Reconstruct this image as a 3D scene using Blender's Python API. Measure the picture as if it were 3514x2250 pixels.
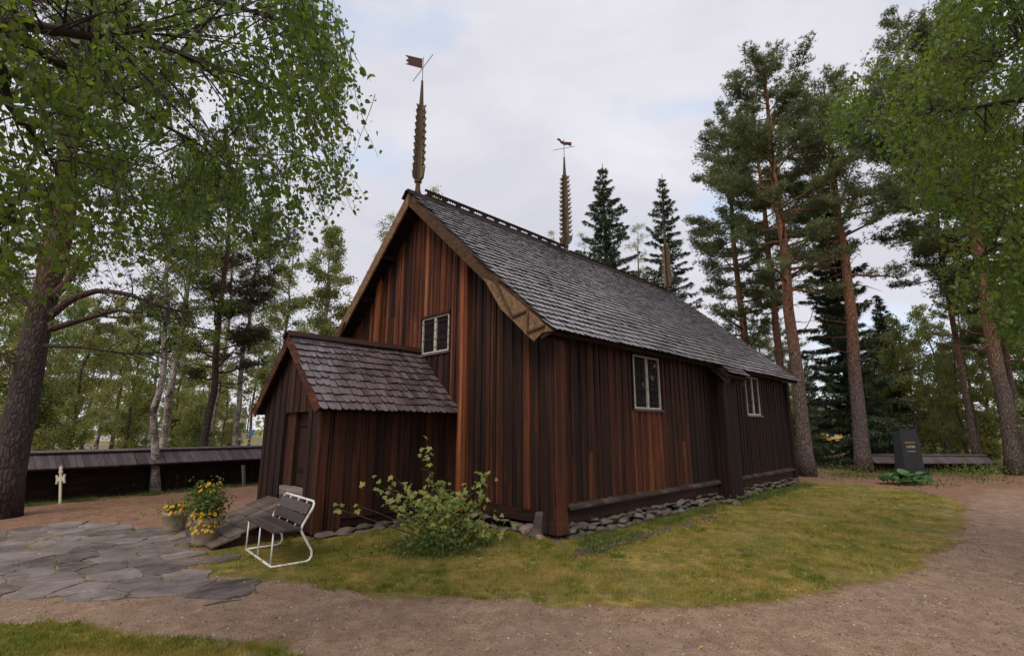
import bpy, math, random
import numpy as np
from mathutils import Vector, Matrix

for o in list(bpy.data.objects): bpy.data.objects.remove(o)
S = bpy.context.scene
COL = S.collection
PI = math.pi

# ------------------------------------------------------------------ camera
CAM = np.array([-7.2312, -6.1134, 1.8])
YAW, PITCH, ROLL, FPX = math.radians(-44.899), math.radians(11.432), math.radians(0.084), 1715.94
FWD = np.array([math.sin(-YAW)*math.cos(PITCH), math.cos(YAW)*math.cos(PITCH), math.sin(PITCH)])
_r = np.array([math.cos(YAW), math.sin(YAW), 0.0]); _u = np.cross(_r, FWD)
RGT = _r*math.cos(ROLL)+_u*math.sin(ROLL); UPV = np.cross(RGT, FWD)
cd = bpy.data.cameras.new('camera'); cam = bpy.data.objects.new('camera', cd); COL.objects.link(cam)
cam.matrix_world = Matrix(((RGT[0], UPV[0], -FWD[0], CAM[0]), (RGT[1], UPV[1], -FWD[1], CAM[1]), (RGT[2], UPV[2], -FWD[2], CAM[2]), (0, 0, 0, 1)))
cd.sensor_fit = 'HORIZONTAL'; cd.sensor_width = 36; cd.lens = 36*FPX/3514; cd.clip_end = 3000; cd.clip_start = 0.05
S.camera = cam
S.render.resolution_x = 1024; S.render.resolution_y = 655

# ------------------------------------------------------------------ sky and light
SUN_AZ, SUN_EL = math.radians(200), math.radians(52)     # direction towards the sun, azimuth from +X counter-clockwise
w = bpy.data.worlds.new('World'); S.world = w; w.use_nodes = True
nt = w.node_tree; nt.nodes.clear()
def wn(t, **k):
    n = nt.nodes.new(t)
    for a, b in k.items(): setattr(n, a, b)
    return n
tc = wn('ShaderNodeTexCoord')
sky = wn('ShaderNodeTexSky', sky_type='NISHITA', sun_disc=False, sun_elevation=SUN_EL, sun_rotation=PI/2-SUN_AZ, altitude=200, dust_density=1.2)
mp = wn('ShaderNodeMapping'); mp.inputs['Scale'].default_value = (1, 1, 2.4); mp.inputs['Location'].default_value = (0.35, 0.1, 0.0)
n1 = wn('ShaderNodeTexNoise'); n1.inputs['Scale'].default_value = 2.1; n1.inputs['Detail'].default_value = 7; n1.inputs['Roughness'].default_value = .55; n1.inputs['Distortion'].default_value = .4
r1 = wn('ShaderNodeValToRGB')
e = r1.color_ramp.elements; e[0].position = .28; e[0].color = (4.2, 4.2, 4.75, 1); e[1].position = .70; e[1].color = (5.65, 5.58, 5.98, 1)
n2 = wn('ShaderNodeTexNoise'); n2.inputs['Scale'].default_value = 2.6; n2.inputs['Detail'].default_value = 5; n2.inputs['Roughness'].default_value = .5
mp2 = wn('ShaderNodeMapping'); mp2.inputs['Scale'].default_value = (1, 1, 2.2); mp2.inputs['Location'].default_value = (1.9, .3, .2)
r2 = wn('ShaderNodeValToRGB')
e = r2.color_ramp.elements; e[0].position = .55; e[0].color = (0, 0, 0, 1); e[1].position = .72; e[1].color = (.75, .75, .75, 1)
mx = wn('ShaderNodeMixRGB'); bg = wn('ShaderNodeBackground'); bg.inputs['Strength'].default_value = .1
tint = wn('ShaderNodeMixRGB', blend_type='ADD'); tint.inputs[0].default_value = 1; tint.inputs[2].default_value = (2.0, 2.6, 3.0, 1)
wo = wn('ShaderNodeOutputWorld'); L = nt.links.new
L(tc.outputs['Generated'], mp.inputs[0]); L(mp.outputs[0], n1.inputs['Vector']); L(n1.outputs['Fac'], r1.inputs[0])
L(tc.outputs['Generated'], mp2.inputs[0]); L(mp2.outputs[0], n2.inputs['Vector']); L(n2.outputs['Fac'], r2.inputs[0])
L(r2.outputs[0], mx.inputs[0]); L(r1.outputs[0], mx.inputs[1]); L(sky.outputs[0], tint.inputs[1]); L(tint.outputs[0], mx.inputs[2])
L(mx.outputs[0], bg.inputs['Color']); L(bg.outputs[0], wo.inputs['Surface'])
sd = bpy.data.lights.new('sun', 'SUN'); sd.energy = 1.5; sd.angle = math.radians(30); sd.color = (1, .92, .82)
so = bpy.data.objects.new('sun', sd); COL.objects.link(so)
so.rotation_euler = Vector((math.cos(SUN_AZ)*math.cos(SUN_EL), math.sin(SUN_AZ)*math.cos(SUN_EL), math.sin(SUN_EL))).to_track_quat('Z', 'Y').to_euler()
vs = S.view_settings; vs.view_transform = 'Standard'; vs.look = 'None'; vs.exposure = 0.62; vs.gamma = 1

# ------------------------------------------------------------------ photo pixels (2405 px wide copy) -> rays
GZ = -0.1                                   # level of the open ground; z = 0 is the foot of the church's corner post
_s = 3514/2405
def ray(a, b): return FWD*FPX + RGT*(a*_s-1757) - UPV*(b*_s-1125)
def gp(a, b, z=GZ):
    d = ray(a, b); return CAM + (z-CAM[2])/d[2]*d
def onx(a, b, x):
    d = ray(a, b); return CAM + (x-CAM[0])/d[0]*d
def ony(a, b, y):
    d = ray(a, b); return CAM + (y-CAM[1])/d[1]*d
def top_at(a, b, dist):                     # base point and height of something whose top shows at (a,b), at a distance
    d = ray(a, b); h = math.hypot(d[0], d[1]); p = CAM + d/h*dist
    return np.array([p[0], p[1], GZ]), p[2]-GZ
def rng_pt(a, b, r):
    d = ray(a, b); return CAM + d/np.linalg.norm(d)*r
def proj(P):
    d = np.asarray(P)-CAM; z = d@FWD
    return np.stack([(1757+FPX*(d@RGT)/z)/_s, (1125-FPX*(d@UPV)/z)/_s], -1)

# ------------------------------------------------------------------ helpers
def tag(o, label=None, cat=None, group=None, kind=None):
    for k, v in (('label', label), ('category', cat), ('group', group), ('kind', kind)):
        if v: o[k] = v
    return o
def link(name, me, parent=None, mat=None):
    o = bpy.data.objects.new(name, me); COL.objects.link(o)
    if parent is not None: o.parent = parent
    if mat is not None and me is not None and not me.materials: me.materials.append(mat)
    return o
def thing(name, loc, label, cat, group=None, rz=0):
    o = bpy.data.objects.new(name, None); COL.objects.link(o); o.location = loc; o.rotation_euler.z = rz
    o.empty_display_size = .2
    return tag(o, label, cat, group)
class MB:
    def __init__(s): s.v = []; s.f = []
    def add(s, vs, fs):
        n = len(s.v); s.v += [tuple(p) for p in vs]; s.f += [tuple(i+n for i in f) for f in fs]; return s
    def hexa(s, p): return s.add(p, [(0, 3, 2, 1), (4, 5, 6, 7), (0, 1, 5, 4), (1, 2, 6, 5), (2, 3, 7, 6), (3, 0, 4, 7)])
    def box(s, x0, x1, y0, y1, z0, z1): return s.hexa([(x0, y0, z0), (x1, y0, z0), (x1, y1, z0), (x0, y1, z0), (x0, y0, z1), (x1, y0, z1), (x1, y1, z1), (x0, y1, z1)])
    def prism(s, poly, ext):                # poly: 3d points, ext: extrusion vector
        n = len(poly); a = [tuple(p) for p in poly]; b = [tuple(np.asarray(p)+np.asarray(ext)) for p in poly]
        return s.add(a+b, [tuple(range(n))[::-1], tuple(range(n, 2*n))]+[(i, (i+1) % n, n+(i+1) % n, n+i) for i in range(n)])
    def beam(s, a, b, w, h, up=(0, 0, 1)):   # rectangular bar from a to b
        a = np.asarray(a, float); b = np.asarray(b, float); d = b-a; d /= np.linalg.norm(d)
        x = np.cross(d, up); x /= np.linalg.norm(x); y = np.cross(x, d)
        q = [(-w/2, -h/2), (w/2, -h/2), (w/2, h/2), (-w/2, h/2)]
        return s.hexa([a+x*i+y*j for i, j in q]+[b+x*i+y*j for i, j in q])
    def tube(s, pts, rad, n=8, cap=True):
        pts = [np.asarray(p, float) for p in pts]; m = len(pts)
        if np.isscalar(rad): rad = [rad]*m
        vs = []; ref = None
        for i in range(m):
            d = pts[min(i+1, m-1)]-pts[max(i-1, 0)]; d /= (np.linalg.norm(d)+1e-9)
            if ref is None: ref = np.array([1, 0, 0]) if abs(d[0]) < .8 else np.array([0, 1, 0])
            x = ref-d*(ref@d); x /= (np.linalg.norm(x)+1e-9); ref = x; y = np.cross(d, x)
            for k in range(n):
                a = 2*PI*k/n; vs.append(pts[i]+(x*math.cos(a)+y*math.sin(a))*rad[i])
        fs = [(i*n+k, i*n+(k+1) % n, (i+1)*n+(k+1) % n, (i+1)*n+k) for i in range(m-1) for k in range(n)]
        if cap: fs += [tuple(range(n))[::-1], tuple(range((m-1)*n, m*n))]
        return s.add(vs, fs)
    def lathe(s, prof, n=20, c=(0, 0)):      # prof: (r,z)
        vs = [(c[0]+r*math.cos(2*PI*k/n), c[1]+r*math.sin(2*PI*k/n), z) for r, z in prof for k in range(n)]
        m = len(prof)
        return s.add(vs, [(i*n+k, i*n+(k+1) % n, (i+1)*n+(k+1) % n, (i+1)*n+k) for i in range(m-1) for k in range(n)]+[tuple(range(n))[::-1], tuple(range((m-1)*n, m*n))])
    def mesh(s, name, smooth=False):
        me = bpy.data.meshes.new(name); me.from_pydata(s.v, [], s.f); me.update()
        if smooth: me.shade_smooth()
        return me
    def build(s, name, mat, parent=None, smooth=False): return link(name, s.mesh(name, smooth), parent, mat)
def np_mesh(name, V, F, smooth=False):       # fast mesh from arrays (faces all of one size)
    V = np.asarray(V, np.float32); F = np.asarray(F, np.int32); me = bpy.data.meshes.new(name); k = F.shape[1]
    me.vertices.add(len(V)); me.vertices.foreach_set('co', V.ravel())
    me.loops.add(F.size); me.loops.foreach_set('vertex_index', F.ravel())
    me.polygons.add(len(F)); me.polygons.foreach_set('loop_start', np.arange(0, F.size, k, dtype=np.int32))
    me.update(calc_edges=True); me.validate()
    if smooth: me.shade_smooth()
    return me
def unit(a): return a/(np.linalg.norm(a, axis=-1, keepdims=True)+1e-9)
def vnoise(x, y, seed=0):                    # cheap smooth pseudo noise in [-1,1]
    s = seed*1.7
    return (np.sin(x*1.1+s+1.3*np.sin(y*.7+s))+np.sin(y*1.3-s*2+1.1*np.sin(x*.9+s*.5))+.6*np.sin(x*2.7+y*2.1+s)+.4*np.sin(x*5.1-y*4.3+s*3))/3.0
def inpoly(poly, X, Y):
    poly = np.asarray(poly); r = np.zeros(np.shape(X), bool); n = len(poly)
    for i in range(n):
        x0, y0 = poly[i][:2]; x1, y1 = poly[(i+1) % n][:2]
        c = ((y0 > Y) != (y1 > Y)) & (X < (x1-x0)*(Y-y0)/(y1-y0+1e-12)+x0); r ^= c
    return r

# ------------------------------------------------------------------ materials
class NM:
    def __init__(s, name):
        s.m = bpy.data.materials.new(name); s.m.use_nodes = True; s.t = s.m.node_tree; s.b = s.t.nodes['Principled BSDF']; s.out = s.t.nodes['Material Output']
    def n(s, typ, **k):
        x = s.t.nodes.new(typ)
        for a, b in k.items(): setattr(x, a, b)
        return x
    def l(s, a, b): s.t.links.new(a, b)
    def coord(s, scale=(1, 1, 1), out='Object'):
        c = s.n('ShaderNodeTexCoord'); m = s.n('ShaderNodeMapping'); m.inputs['Scale'].default_value = scale; s.l(c.outputs[out], m.inputs[0]); return m.outputs[0]
    def noise(s, vec, scale=1, detail=4, rough=.55, dist=0):
        x = s.n('ShaderNodeTexNoise'); x.inputs['Scale'].default_value = scale; x.inputs['Detail'].default_value = detail; x.inputs['Roughness'].default_value = rough; x.inputs['Distortion'].default_value = dist
        s.l(vec, x.inputs['Vector']); return x.outputs['Fac']
    def math(s, op, a, b=None, clamp=False):
        x = s.n('ShaderNodeMath', operation=op, use_clamp=clamp)
        for i, q in enumerate((a, b)):
            if q is None: continue
            if isinstance(q, (int, float)): x.inputs[i].default_value = q
            else: s.l(q, x.inputs[i])
        return x.outputs[0]
    def ramp(s, fac, stops):
        x = s.n('ShaderNodeValToRGB'); el = x.color_ramp.elements
        while len(el) < len(stops): el.new(.5)
        for q, (p, c) in zip(el, stops): q.position = p; q.color = (c[0], c[1], c[2], 1)
        s.l(fac, x.inputs[0]); return x.outputs[0]
    def mix(s, f, a, b, mode='MIX'):
        x = s.n('ShaderNodeMixRGB', blend_type=mode)
        for i, q in enumerate((f, a, b)):
            if isinstance(q, (int, float)): x.inputs[i].default_value = q
            elif isinstance(q, tuple): x.inputs[i].default_value = (*q[:3], 1)
            else: s.l(q, x.inputs[i])
        return x.outputs[0]
    def bump(s, h, strength=.3, dist=.01):
        x = s.n('ShaderNodeBump'); x.inputs['Strength'].default_value = strength; x.inputs['Distance'].default_value = dist
        s.l(h, x.inputs['Height']); s.l(x.outputs[0], s.b.inputs['Normal'])
    def fin(s, col, rough=.6, spec=.4):
        if isinstance(col, tuple): s.b.inputs['Base Color'].default_value = (*col, 1)
        else: s.l(col, s.b.inputs['Base Color'])
        if isinstance(rough, (int, float)): s.b.inputs['Roughness'].default_value = rough
        else: s.l(rough, s.b.inputs['Roughness'])
        s.b.inputs['Specular IOR Level'].default_value = spec
        return s.m
def wood(name, stops, scale, rough=.68, spec=.16, tone=True, bumps=.5, namp=.55):
    q = NM(name); v = q.coord(scale); oi = q.n('ShaderNodeObjectInfo')
    off = q.n('ShaderNodeVectorMath', operation='ADD'); sc = q.n('ShaderNodeVectorMath', operation='SCALE'); sc.inputs['Scale'].default_value = 37
    cmb = q.n('ShaderNodeCombineXYZ'); q.l(oi.outputs['Random'], cmb.inputs[0]); q.l(oi.outputs['Random'], cmb.inputs[2]); q.l(cmb.outputs[0], sc.inputs[0])
    q.l(v, off.inputs[0]); q.l(sc.outputs[0], off.inputs[1]); v = off.outputs[0]
    a = q.noise(v, 1, 5, .6, .6); b = q.noise(v, 6, 4, .65)
    if tone:
        sp = q.n('ShaderNodeSeparateColor'); q.l(oi.outputs['Color'], sp.inputs[0]); t = sp.outputs[0]
    else: t = q.math('MULTIPLY_ADD', oi.outputs['Random'], .5); t.node.inputs[2].default_value = .25
    f = q.math('ADD', t, q.math('MULTIPLY', q.math('SUBTRACT', a, .5), namp*2.0))
    f = q.math('ADD', f, q.math('MULTIPLY', q.math('SUBTRACT', b, .5), namp), True)
    col = q.ramp(f, stops)
    q.bump(b, bumps, .006)
    return q.fin(col, q.math('ADD', q.math('MULTIPLY', b, .3), rough-.15), spec)
TAR = [(0, (.0095, .0062, .0055)), (.28, (.030, .014, .0098)), (.52, (.088, .028, .014)), (.8, (.215, .068, .026)), (1, (.35, .145, .062))]
M = {}
M['tar_v'] = wood('tarred_wood_upright', TAR, (11, 11, .5), namp=.5)
M['tar_x'] = wood('tarred_wood_level', TAR, (.6, 9, 9))
M['tar_y'] = wood('tarred_wood_cross', TAR, (9, .6, 9))
GREYW = [(0, (.035, .028, .026)), (.5, (.12, .095, .085)), (1, (.30, .25, .21))]
M['grey_y'] = wood('weathered_wood_cross', GREYW, (12, .9, 12), tone=False)
M['grey_x'] = wood('weathered_wood_level', GREYW, (.9, 12, 12), tone=False)
M['ramp'] = wood('wet_brown_boards', [(0, (.035, .024, .02)), (.5, (.095, .068, .056)), (1, (.185, .14, .118))], (14, 1.2, 14), rough=.5, tone=False)
M['carved'] = wood('carved_brown_wood', [(0, (.028, .014, .008)), (.5, (.105, .057, .03)), (1, (.29, .18, .10))], (6, 11, 11), rough=.7, tone=False, bumps=1.0)
M['spire'] = wood('spire_wood', [(0, (.026, .018, .012)), (.5, (.085, .06, .036)), (1, (.26, .185, .11))], (16, 16, 1.2), rough=.7, tone=False, bumps=.9)
M['bench'] = wood('dark_bench_boards', [(0, (.022, .016, .014)), (.5, (.055, .038, .032)), (1, (.11, .08, .07))], (14, 14, 14), rough=.35, spec=.5, tone=False)
M['fence_roof'] = wood('fence_roof_boards', [(0, (.045, .034, .036)), (.5, (.085, .066, .07)), (1, (.14, .112, .118))], (14, 1.5, 5), rough=.42, tone=False)

def shingle(name, lo, hi, rough):
    q = NM(name); g = q.n('ShaderNodeNewGeometry'); oi = q.n('ShaderNodeObjectInfo')
    r = q.math('FRACT', q.math('ADD', g.outputs['Random Per Island'], oi.outputs['Random']))
    v = q.coord((26, 3, 3)); n = q.noise(v, 1, 5, .6); p = q.noise(q.coord((.6, .6, .6)), 1, 4)
    f = q.math('ADD', q.math('MULTIPLY', r, .55), q.math('MULTIPLY', q.math('SUBTRACT', n, .2), .6), True)
    col = q.ramp(f, [(0, lo), (1, hi)])
    col = q.mix(q.math('MULTIPLY', q.math('SUBTRACT', p, .5), 1.6, True), col, (.05, .042, .03))
    q.bump(n, .35, .004)
    return q.fin(col, q.math('ADD', q.math('MULTIPLY', n, .25), rough-.1), .6)
M['shingle'] = shingle('grey_wet_shingles', (.08, .071, .075), (.39, .37, .385), .29)
M['shingle_dark'] = shingle('dark_wet_shingles', (.036, .024, .026), (.20, .148, .158), .30)

def rock(name, a, b, sc=3.0, lichen=.3):
    q = NM(name); oi = q.n('ShaderNodeObjectInfo'); v = q.coord((sc, sc, sc))
    n = q.noise(v, 1, 6, .6); m = q.noise(v, 4, 4, .6)
    f = q.math('ADD', q.math('MULTIPLY', oi.outputs['Random'], .5), q.math('MULTIPLY', n, .6), True)
    col = q.ramp(f, [(.1, a), (.95, b)])
    col = q.mix(q.math('MULTIPLY', q.math('SUBTRACT', m, .58), 5*lichen, True), col, (.32, .31, .26))
    q.bump(m, .6, .012)
    return q.fin(col, .62, .4)
M['rock'] = rock('foundation_stone', (.028, .023, .019), (.165, .135, .108), 5, .22)
M['pink_rock'] = rock('pinkish_stone', (.20, .13, .10), (.34, .23, .19))
q = NM('wet_flagstone'); oi = q.n('ShaderNodeObjectInfo'); _a = q.noise(q.coord((2.2, 2.2, 2.2)), 1, 6, .7, .6); _b = q.noise(q.coord((3, 14, 8)), 1, 5, .7, .8); _c = q.noise(q.coord((30, 30, 30)), 1, 3, .7)
_f = q.math('ADD', q.math('MULTIPLY', oi.outputs['Random'], .28), q.math('ADD', q.math('MULTIPLY', q.math('SUBTRACT', _a, .3), .8), q.math('MULTIPLY', q.math('SUBTRACT', _b, .4), .55)), True)
_col = q.ramp(_f, [(.15, (.045, .036, .032)), (.42, (.175, .142, .135)), (.7, (.36, .31, .305))]); _col = q.mix(q.math('MULTIPLY', q.math('SUBTRACT', _b, .50), 4.5, True), _col, (.19, .12, .08))
q.bump(q.math('ADD', q.math('MULTIPLY', _b, 1.2), q.math('ADD', _a, q.math('MULTIPLY', _c, .3))), .9, .02); M['flag'] = q.fin(_col, q.math('ADD', q.math('MULTIPLY', _a, .4), .26), .45)

def plain(name, col, rough=.5, spec=.4, var=.25, sc=8, metal=0):
    q = NM(name); n = q.noise(q.coord((sc, sc, sc)), 1, 5)
    k = tuple(c*(1-var) for c in col); h = tuple(min(1, c*(1+var)) for c in col)
    q.b.inputs['Metallic'].default_value = metal; q.bump(n, .15, .004)
    return q.fin(q.ramp(n, [(.3, k), (.7, h)]), rough, spec)
M['butt'] = plain('dark_wet_end_grain', (.016, .012, .011), .7, .15, .3, 20)
M['white_win'] = plain('aged_white_paint', (.47, .45, .385), .5, .4, .18, 14)
q = NM('white_painted_steel'); _n = q.noise(q.coord((9, 9, 9)), 1, 6, .7); M['white_pipe'] = q.fin(q.ramp(_n, [(.30, (.16, .075, .035)), (.37, (.55, .50, .43)), (.46, (.74, .73, .70)), (.8, (.66, .65, .62))]), .42, .45)
M['lead'] = plain('lead_came', (.014, .014, .014), .8, .1)
M['iron'] = plain('black_iron', (.03, .027, .026), .5)
M['red_iron'] = plain('dark_red_sheet', (.075, .022, .018), .6, .2)
M['pot'] = plain('weathered_concrete', (.25, .195, .135), .75, .3, .3, 9)
M['soil'] = plain('soil', (.04, .028, .02), .9)
M['grave'] = plain('dark_granite', (.022, .023, .025), .6, .25, .5, 30)
M['gold'] = plain('faded_gold_paint', (.36, .28, .15), .5, .4, .2)
M['cross'] = plain('cream_painted_wood', (.62, .56, .42), .6, .3, .15)
M['petal'] = plain('yellow_petals', (.78, .46, .02), .6, .2, .15, 60)
M['disc'] = plain('flower_centre', (.36, .13, .01), .7, .2)
M['yellow_wall'] = plain('yellow_plaster', (.55, .38, .14), .8, .2, .08)
M['white_wall'] = plain('white_plaster', (.62, .62, .60), .8, .2, .06)
M['dark_roof'] = plain('dark_sheet_roof', (.06, .05, .05), .6)
M['blue'] = plain('blue_sign_paint', (.03, .16, .45), .5)
M['green_paint'] = plain('green_paint', (.03, .16, .13), .6)
M['steel'] = plain('galvanised_steel', (.42, .43, .44), .5, .5)
M['road'] = plain('asphalt', (.16, .155, .16), .7, .3, .2, 3)
q = NM('old_window_glass'); nn = q.noise(q.coord((5, 5, 5)), 1, 3); q.bump(nn, .25, .02); M['glass'] = q.fin((.010, .013, .013), .09, .28)

def leafmat(name, stops, trans=.45, rough=.45, pos=.6, psc=.8, spec=.35, con=2.2):
    q = NM(name); g = q.n('ShaderNodeNewGeometry'); oi = q.n('ShaderNodeObjectInfo')
    n = q.noise(q.coord((psc, psc, psc)), 1, 3)
    f = q.math('ADD', q.math('MULTIPLY', q.math('FRACT', q.math('ADD', g.outputs['Random Per Island'], oi.outputs['Random'])), 1-pos), q.math('MULTIPLY', q.math('SUBTRACT', q.math('MULTIPLY', n, con), con/2-.5), pos), True)
    col = q.ramp(f, stops); q.fin(col, rough, spec)
    if trans:
        t = q.n('ShaderNodeBsdfTranslucent'); mxs = q.n('ShaderNodeMixShader'); mxs.inputs[0].default_value = trans
        hs = q.n('ShaderNodeHueSaturation'); hs.inputs['Saturation'].default_value = 1.15; hs.inputs['Value'].default_value = 1.7; q.l(col, hs.inputs['Color'])
        q.l(hs.outputs[0], t.inputs['Color']); q.l(q.b.outputs[0], mxs.inputs[1]); q.l(t.outputs[0], mxs.inputs[2]); q.l(mxs.outputs[0], q.out.inputs['Surface'])
    return q.m
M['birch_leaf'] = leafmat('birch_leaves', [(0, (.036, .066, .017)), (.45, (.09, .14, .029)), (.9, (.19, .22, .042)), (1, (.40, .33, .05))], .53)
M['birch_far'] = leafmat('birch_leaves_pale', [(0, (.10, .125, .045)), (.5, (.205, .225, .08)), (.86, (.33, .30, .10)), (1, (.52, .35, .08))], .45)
M['pine'] = leafmat('pine_needles', [(0, (.042, .066, .028)), (.5, (.108, .138, .056)), (1, (.21, .235, .095))], .25, .55)
M['pine_dark'] = leafmat('dark_pine_needles', [(0, (.025, .026, .013)), (.5, (.058, .056, .025)), (1, (.105, .09, .04))], .15, .6)
M['spruce'] = leafmat('spruce_needles', [(0, (.02, .036, .019)), (.5, (.05, .075, .034)), (1, (.105, .132, .058))], .1, .6)
M['currant'] = leafmat('currant_leaves', [(0, (.10, .15, .035)), (.45, (.20, .24, .06)), (.8, (.36, .33, .085)), (1, (.46, .26, .11))], .35, .5, .5, 1.6)
M['weed'] = leafmat('green_weeds', [(0, (.045, .075, .016)), (.6, (.095, .13, .03)), (1, (.19, .19, .055))], .3, .5, .4, 3)
M['grass'] = leafmat('short_grass', [(0, (.06, .105, .014)), (.35, (.15, .17, .024)), (.65, (.27, .215, .046)), (1, (.45, .315, .13))], .3, .6, .7, 1.7, .2, 3.4)
M['hosta'] = leafmat('broad_green_leaves', [(0, (.04, .10, .035)), (1, (.11, .20, .07))], .25, .4, .4, 5)
M['fallen'] = leafmat('fallen_leaves', [(0, (.24, .13, .05)), (.5, (.46, .30, .09)), (1, (.60, .48, .26))], .1, .6, .1)

def bark_pine():
    q = NM('pine_bark'); v = q.coord((11, 11, 3.2)); vo = q.n('ShaderNodeTexVoronoi', feature='DISTANCE_TO_EDGE'); 
    d = q.noise(q.coord((5, 5, 2)), 1, 4); mxv = q.mix(.55, v, d, 'ADD'); vo.inputs['Scale'].default_value = 1.4; q.l(mxv, vo.inputs['Vector'])
    n = q.noise(q.coord((14, 14, 5)), 1, 5, .65)
    lo = q.ramp(n, [(.25, (.05, .038, .033)), (.75, (.20, .15, .13))]); hi = q.ramp(n, [(.25, (.13, .058, .034)), (.75, (.42, .19, .10))])
    sx = q.n('ShaderNodeSeparateXYZ'); c = q.n('ShaderNodeTexCoord'); q.l(c.outputs['Object'], sx.inputs[0])
    z = q.math('MULTIPLY', q.math('SUBTRACT', q.math('ADD', sx.outputs[2], q.math('MULTIPLY', n, 2.0)), 4.5), .22, True)
    col = q.mix(z, lo, hi)
    cr = q.math('MULTIPLY', vo.outputs['Distance'], 5, True)
    col = q.mix(q.math('MULTIPLY', q.math('SUBTRACT', .8, cr, True), .8), col, (.024, .018, .015)); q.bump(q.math('ADD', cr, q.math('MULTIPLY', n, .6)), .9, .03)
    return q.fin(col, .8, .25)
M['bark_pine'] = bark_pine()
M['bark_old'] = bark_pine(); M['bark_old'].name = 'old_pine_bark'
for n_ in M['bark_old'].node_tree.nodes:
    if n_.type == 'VALTORGB':
        for e_ in n_.color_ramp.elements: e_.color = (e_.color[0]*.5, e_.color[1]*.48, e_.color[2]*.48, 1)
def bark_birch():
    q = NM('birch_bark'); a = q.noise(q.coord((5, 5, 13)), 1, 6, .7, 1.2); b = q.noise(q.coord((2.5, 2.5, 1.6)), 1, 4, .6); c = q.noise(q.coord((20, 20, 40)), 1, 3)
    f = q.math('ADD', a, q.math('MULTIPLY', q.math('SUBTRACT', b, .5), 1.1))
    col = q.ramp(f, [(.34, (.022, .018, .016)), (.44, (.13, .105, .09)), (.58, (.31, .265, .23)), (.8, (.45, .40, .36))]); q.bump(q.math('ADD', f, q.math('MULTIPLY', c, .2)), .5, .015)
    return q.fin(col, .7, .3)
M['bark_birch'] = bark_birch()
M['twig'] = plain('dark_twigs', (.045, .035, .03), .8, .2, .35, 10)
M['bark_dark'] = plain('dark_bark', (.075, .058, .048), .85, .2, .5, 7)
# ================================================================== GROUND
RS = np.random.RandomState(7); R = random.Random(11)
P2 = lambda L_: [tuple(gp(a, b)[:2]) for a, b in L_]
edge_px = [(480, 1345), (600, 1362), (700, 1372), (850, 1388), (1000, 1400), (1150, 1409), (1300, 1416), (1480, 1426), (1650, 1433), (1800, 1413), (1900, 1394), (2050, 1361), (2150, 1331), (2230, 1286), (2262, 1240), (2270, 1200), (2240, 1172), (2160, 1152), (2050, 1142), (1900, 1128)]
lawn_main = P2(edge_px)+[(14.5, 3), (0.5, 3), (-3.0, 3.6), (-3.9, 3.4)]+P2([(470, 1300)])
lawn_front = P2([(-300, 1455), (0, 1463), (150, 1468), (300, 1481), (450, 1497), (600, 1520), (740, 1545), (850, 1580), (850, 1750), (-300, 1750)])
path_poly = P2([(-500, 1405), (0, 1405), (450, 1402), (570, 1390)]+edge_px[:16]+[(2290, 1165), (2330, 1150), (2405, 1148), (2700, 1150), (4200, 1400)])+[(-2, -16), (-14, -16)]
flag_px = [(-420, 1265), (-200, 1250), (0, 1246), (70, 1238), (150, 1231), (230, 1229), (330, 1238), (440, 1245), (448, 1275), (440, 1300), (470, 1335), (520, 1362), (572, 1390), (460, 1402), (310, 1408), (140, 1412), (0, 1406), (-300, 1412)]
flag_poly = P2(flag_px)
FA, FB, FC = gp(73, 1188), gp(293, 1163), gp(604, 1139)
fdir = unit((FC-FA)[:2]); fnor = np.array([-fdir[1], fdir[0]])
def beyond(X, Y):
    a = (X-FA[0])*fnor[0]+(Y-FA[1])*fnor[1]; return np.clip((a+.15)/.5, 0, 1)
def axis(lo, hi, step, far):
    a = list(np.arange(lo, hi+1e-6, step)); k = step
    while a[-1] < far: k *= 1.22; a.append(a[-1]+k)
    k = step
    while a[0] > -far: k *= 1.22; a.insert(0, a[0]-k)
    return np.array(a)
gx = axis(-11.5, 11, .11, 700); gy = axis(-7.5, 13.5, .11, 700)
GX, GY = np.meshgrid(gx, gy, indexing='ij')
def classes(X, Y):
    g = np.zeros_like(X); p = np.zeros_like(X)
    for dx, dy in ((0, 0), (.12, .05), (-.05, .12), (-.12, -.05), (.05, -.12)):
        wx = X+dx+.16*vnoise(X*2.3, Y*2.3, 3)+.14*vnoise(X*6.1, Y*6.1, 9); wy = Y+dy+.16*vnoise(X*2.3, Y*2.3, 5)+.14*vnoise(X*6.1, Y*6.1, 4)
        g += (inpoly(lawn_main, wx, wy) | inpoly(lawn_front, wx, wy))/5.; p += inpoly(path_poly, wx, wy)/5.
    p = np.clip(np.maximum(p, inpoly(flag_poly, X, Y))-g, 0, 1)
    far = np.maximum(beyond(X, Y), np.clip((X-24)/3, 0, 1)); g = np.maximum(g, far); p = p*(1-far)
    return g, p
GG, GP = classes(GX, GY)
def hgt(X, Y): return GZ+.014*vnoise(X*1.3, Y*1.3, 2)+.006*vnoise(X*4.1, Y*4.1, 8)
GH = hgt(GX, GY)
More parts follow.
